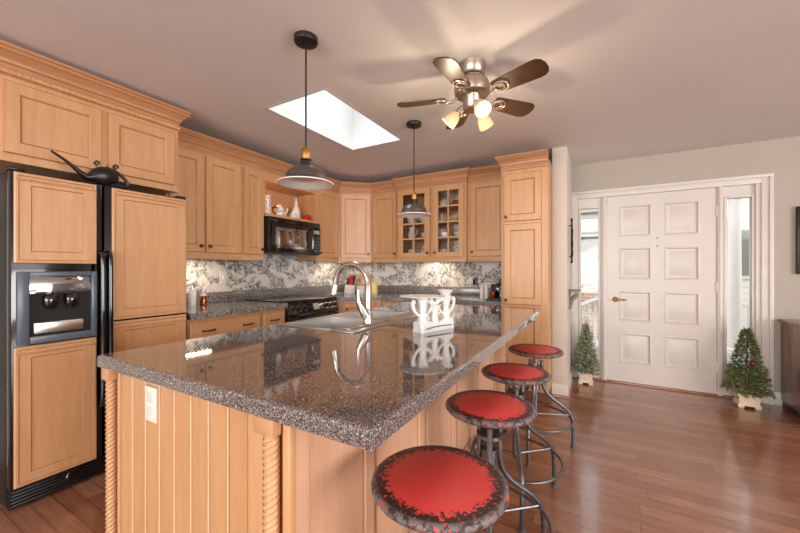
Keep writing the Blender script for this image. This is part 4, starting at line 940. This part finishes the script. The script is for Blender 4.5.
obj('lever', MB().box(-.92, -.90, 3.665, 3.68, 1.02, 1.035, .003), 'nickel', ts)
t = thing('pepper_mill', 'slim black pepper mill on the green tray next to the pantry side', 'pepper mill', (-.86, 3.62, .9305))
obj('body', MB().lathe((-.86, 3.62, .9303), [(0, 0), (.024, 0), (.026, .01), (.018, .05), (.016, .10), (.022, .13), (.015, .145), (0, .145)], 18), 'black_gloss', t, 50)
obj('cap', MB().lathe((-.86, 3.62, 1.0756), [(.014, 0), (.022, .02), (.020, .045), (.006, .058), (0, .062)], 18), 'black_gloss', t, 50)
t = thing('creamer', 'small copper pot on the green tray in front of the toaster', 'pot', (-.94, 3.62, .9305))
obj('body', MB().lathe((-.94, 3.62, .9303), [(0, 0), (.03, 0), (.038, .02), (.034, .06), (.036, .07), (.031, .07), (.03, .02), (0, .01)], 20, cap=False), 'copper', t, 50)
obj('handle', MB().tube([(-.94, 3.588, .985), (-.94, 3.555, .985), (-.94, 3.56, .95), (-.94, 3.586, .95)], .004, 8, smooth=2), 'copper', t)
# wall plates
t = thing('outlet', 'black outlet plate on the toile wall above the back worktop', 'outlet', (-1.27, YK, 1.07))
obj('plate', MB(FB(YK)).box(-1.30, -1.235, 0, .006, 1.045, 1.125, .002), 'black_satin', t)
for z in (1.067, 1.103): obj('socket', MB(FB(YK)).box(-1.283, -1.253, .0055, .009, z-.012, z+.012, .003), 'black_gloss', t)
t = thing('light_switch', 'ivory switch plate on the toile wall between refrigerator and range', 'switch', (XL, 2.1, 1.15))
WL = FL(XL); obj('plate', MB(WL).box(2.07, 2.145, 0, .006, 1.09, 1.21, .002), 'white_plastic', t); obj('toggle', MB(WL).box(2.10, 2.115, .0055, .018, 1.14, 1.165, .002), 'white_plastic', t)
# under-cabinet lamps
for i, (loc, rot, lab) in enumerate((((-3.0, 1.75, 1.335), 0, 'slim lamp under the two door wall cabinet'), ((-2.98, 3.62, 1.335), PI/4, 'slim lamp under the diagonal corner cabinet'), ((-1.73, 3.95, 1.335), PI/2, 'slim lamp under the glass door cabinet'))):
    c, s = math.cos(rot), math.sin(rot)
    t = thing('under_cabinet_lamp', lab, 'lamp', loc, 'lamps under the wall cabinets')
    f_ = lambda x, y, z: Vector((loc[0]+x*c+y*s, loc[1]-x*s+y*c, z))
    obj('housing', MB(f_).box(-.03, .03, -.13, .13, 1.331, 1.3445, .002), 'white_plastic', t); obj('diffuser', MB(f_).box(-.02, .02, -.12, .12, 1.328, 1.3309), 'led', t)
    a_ = area('under_cabinet_glow', (loc[0], loc[1], 1.326), (0, 0, -rot), .04, .24, 1.3, (1, .84, .64))

# ------------------------------------------------------------------ things by the door
def tree(x, y, h, rr, leaf, label, n, ornaments, seed, blade, pot_w):
    rnd = random.Random(seed)
    t = thing('potted_tree', label, 'tree', (x, y, 0), 'small trees beside the entry door')
    pw = pot_w; hp = .125
    pb_ = MB(); sq = lambda z0, z1, a, b: None
    rings = []
    for z, w_ in ((.02, pw*.98), (.03, pw), (.045, pw*.86), (.10, pw*.96), (.105, pw*1.06), (hp, pw*1.06), (hp, pw*.92), (.10, pw*.9)):
        rings.append([pb_.bm.verts.new((x+sx*w_/2, y+sy*w_/2, z)) for sx, sy in ((-1, -1), (1, -1), (1, 1), (-1, 1))])
    for A, B in zip(rings, rings[1:]):
        for i in range(4): pb_._f((A[i], A[(i+1) % 4], B[(i+1) % 4], B[i]))
    pb_._f(rings[0][::-1]); pb_._f(rings[-1])
    for sx in (-1, 1):
        for sy in (-1, 1): pb_.box(x+sx*pw*.36-.02, x+sx*pw*.36+.02, y+sy*pw*.36-.02, y+sy*pw*.36+.02, 0, .024, .004)
    obj('pot', pb_, 'pot_cream', t, 30)
    obj('trunk', MB().tube([(x, y, .09), (x, y, h*.9)], [.012, .004], 8), 'maple_dark', t)
    f = MB(); z0 = .13; core = MB()
    for i in range(n):
        u = rnd.random()**1.35; z = z0+(h-z0)*u; R0 = rr*(1-u)**.85*(.55+.45*rnd.random())+.008; a = rnd.uniform(0, 2*PI)
        if rnd.random() < .3: R0 *= .6
        p = Vector((x+R0*math.cos(a), y+R0*math.sin(a), z+rnd.uniform(-.01, .01)))
        d = Vector((math.cos(a)+rnd.uniform(-.5, .5), math.sin(a)+rnd.uniform(-.5, .5), rnd.uniform(-.35, .8)+(u > .9)*.8)).normalized()
        for q in range(3):
            dd = (d+Vector((rnd.uniform(-.7, .7), rnd.uniform(-.7, .7), rnd.uniform(-.5, .5)))).normalized(); w = dd.orthogonal(); w.rotate(Matrix.Rotation(rnd.uniform(0, 6.28), 3, dd)); w.normalize()
            L, hw = blade[0]*rnd.uniform(.7, 1.3), blade[1]; m_ = dd.cross(w)*hw*.4
            a_ = [f.bm.verts.new(v) for v in (p, p+dd*L*.5+w*hw, p+dd*L, p+dd*L*.5-w*hw, p+dd*L*.5+m_)]
            f._f((a_[0], a_[1], a_[4])); f._f((a_[1], a_[2], a_[4])); f._f((a_[2], a_[3], a_[4])); f._f((a_[3], a_[0], a_[4])); f._f((a_[0], a_[3], a_[2], a_[1]))
    obj('foliage', f, leaf, t)
    for (a, u, mt) in ornaments:
        a = math.radians(a); R0 = rr*(1-u)**.85; obj('bauble', MB().sphere((x+R0*math.cos(a), y+R0*math.sin(a), z0+(h-z0)*u), .022), mt, t)
tree(-.105, 4.27, .62, .125, 'boxwood', 'small grey green leafy tree in a cream footed pot beside the wing wall', 1100, [(-120, .10, 'teal')], 3, (.026, .010), .135)
tree(1.175, 4.265, .68, .155, 'fir', 'small decorated fir tree in a cream footed pot beside the console', 1300, [(-150, .42, 'teal'), (-80, .50, 'maroon'), (-40, .25, 'maroon')], 5, (.034, .0055), .155)
# console cabinet
cn = thing('console_cabinet', 'brown wooden console cabinet standing beside the fir tree', 'cabinet', (1.9, 4.2, 0))
obj('body', MB().box(1.445, 2.6, 3.90, 4.42, .06, .755, .006), 'console_wood', cn); obj('top', MB().box(1.43, 2.62, 3.88, 4.43, .7552, .785, .006), 'console_wood', cn)
obj('plinth', MB().box(1.455, 2.59, 3.92, 4.41, .03, .0598), 'black_satin', cn)
for x in (1.47, 2.57):
    for y in (3.94, 4.39): obj('foot', MB().box(x-.02, x+.02, y-.02, y+.02, 0, .0298, .003), 'black_satin', cn)
CF = FB(3.90)
for a, b_ in ((1.46, 2.015), (2.025, 2.585)): o = obj('door', MB(CF).slab(a, b_, .09, .74, [(0, .0005), (0, .016), (.05, .016), (.055, .010), (.06, .010)]), 'console_wood', cn, 20); knob(CF, b_-.04 if a < 2 else a+.04, .016, .45, o)
# picture
pc = thing('framed_picture', 'dark framed picture hanging above the console', 'picture', (1.9, 4.44, 1.2))
pf = MB(E_); a0, a1, c0, c1 = 1.545, 2.25, 1.19, 1.79
for q in ((a0, a0+.04, c0, c1), (a1-.04, a1, c0, c1), (a0+.04, a1-.04, c0, c0+.04), (a0+.04, a1-.04, c1-.04, c1)): pf.box(q[0], q[1], .001, .035, q[2], q[3], .004)
obj('frame', pf, 'bronze_black', pc); obj('canvas', MB(E_).box(a0+.04, a1-.04, .002, .02, c0+.04, c1-.04), 'disp_grey', pc)
# wrought iron ornament and carved bracket on the wing wall
WF = FL(-.251)
io = thing('wall_ornament', 'narrow black wrought iron scroll ornament on the wing wall', 'ornament', WF(3.98, .01, 1.5))
sb = MB(); u = 3.98
sb.tube([WF(u, .026, 1.31), WF(u, .028, 1.50), WF(u, .026, 1.74)], [.008, .012, .008], 8)
for s_ in (-1, 1):
    for zc, r in ((1.40, .04), (1.50, .05), (1.62, .042)):
        sb.tube([WF(u+s_*.005, .028, zc-r), WF(u+s_*r*.9, .030, zc-r*.4), WF(u+s_*r, .030, zc+r*.4), WF(u+s_*r*.45, .029, zc+r*.8), WF(u+s_*r*.35, .028, zc+r*.2)], [.009, .009, .009, .008, .006], 6, smooth=2)
for z in (1.31, 1.74): sb.sphere(WF(u, .026, z), .012, (1, 1, 1.6))
for z in (1.36, 1.68): sb.tube([WF(u, .0, z), WF(u, .028, z)], .006, 8)
obj('scrollwork', sb, 'bronze_black', io, 50)
br_ = thing('wall_bracket', 'small carved grey bracket shelf below the iron ornament on the wing wall', 'bracket', WF(4.0, 0, .85))
obj('shelf', MB(WF).box(3.90, 4.10, 0, .10, 1.0, 1.022, .004), 'patina', br_)
cb_ = MB().tube([WF(4.0, .012, .83), WF(4.0, .018, .88), WF(4.0, .03, .925), WF(4.0, .06, .955), WF(4.0, .075, .985)], [.012, .016, .022, .024, .014], 12, smooth=2); cb_.box(-.2505, -.238, 3.965, 4.035, .82, .998, .003)
obj('corbel', cb_, 'patina', br_, 60)
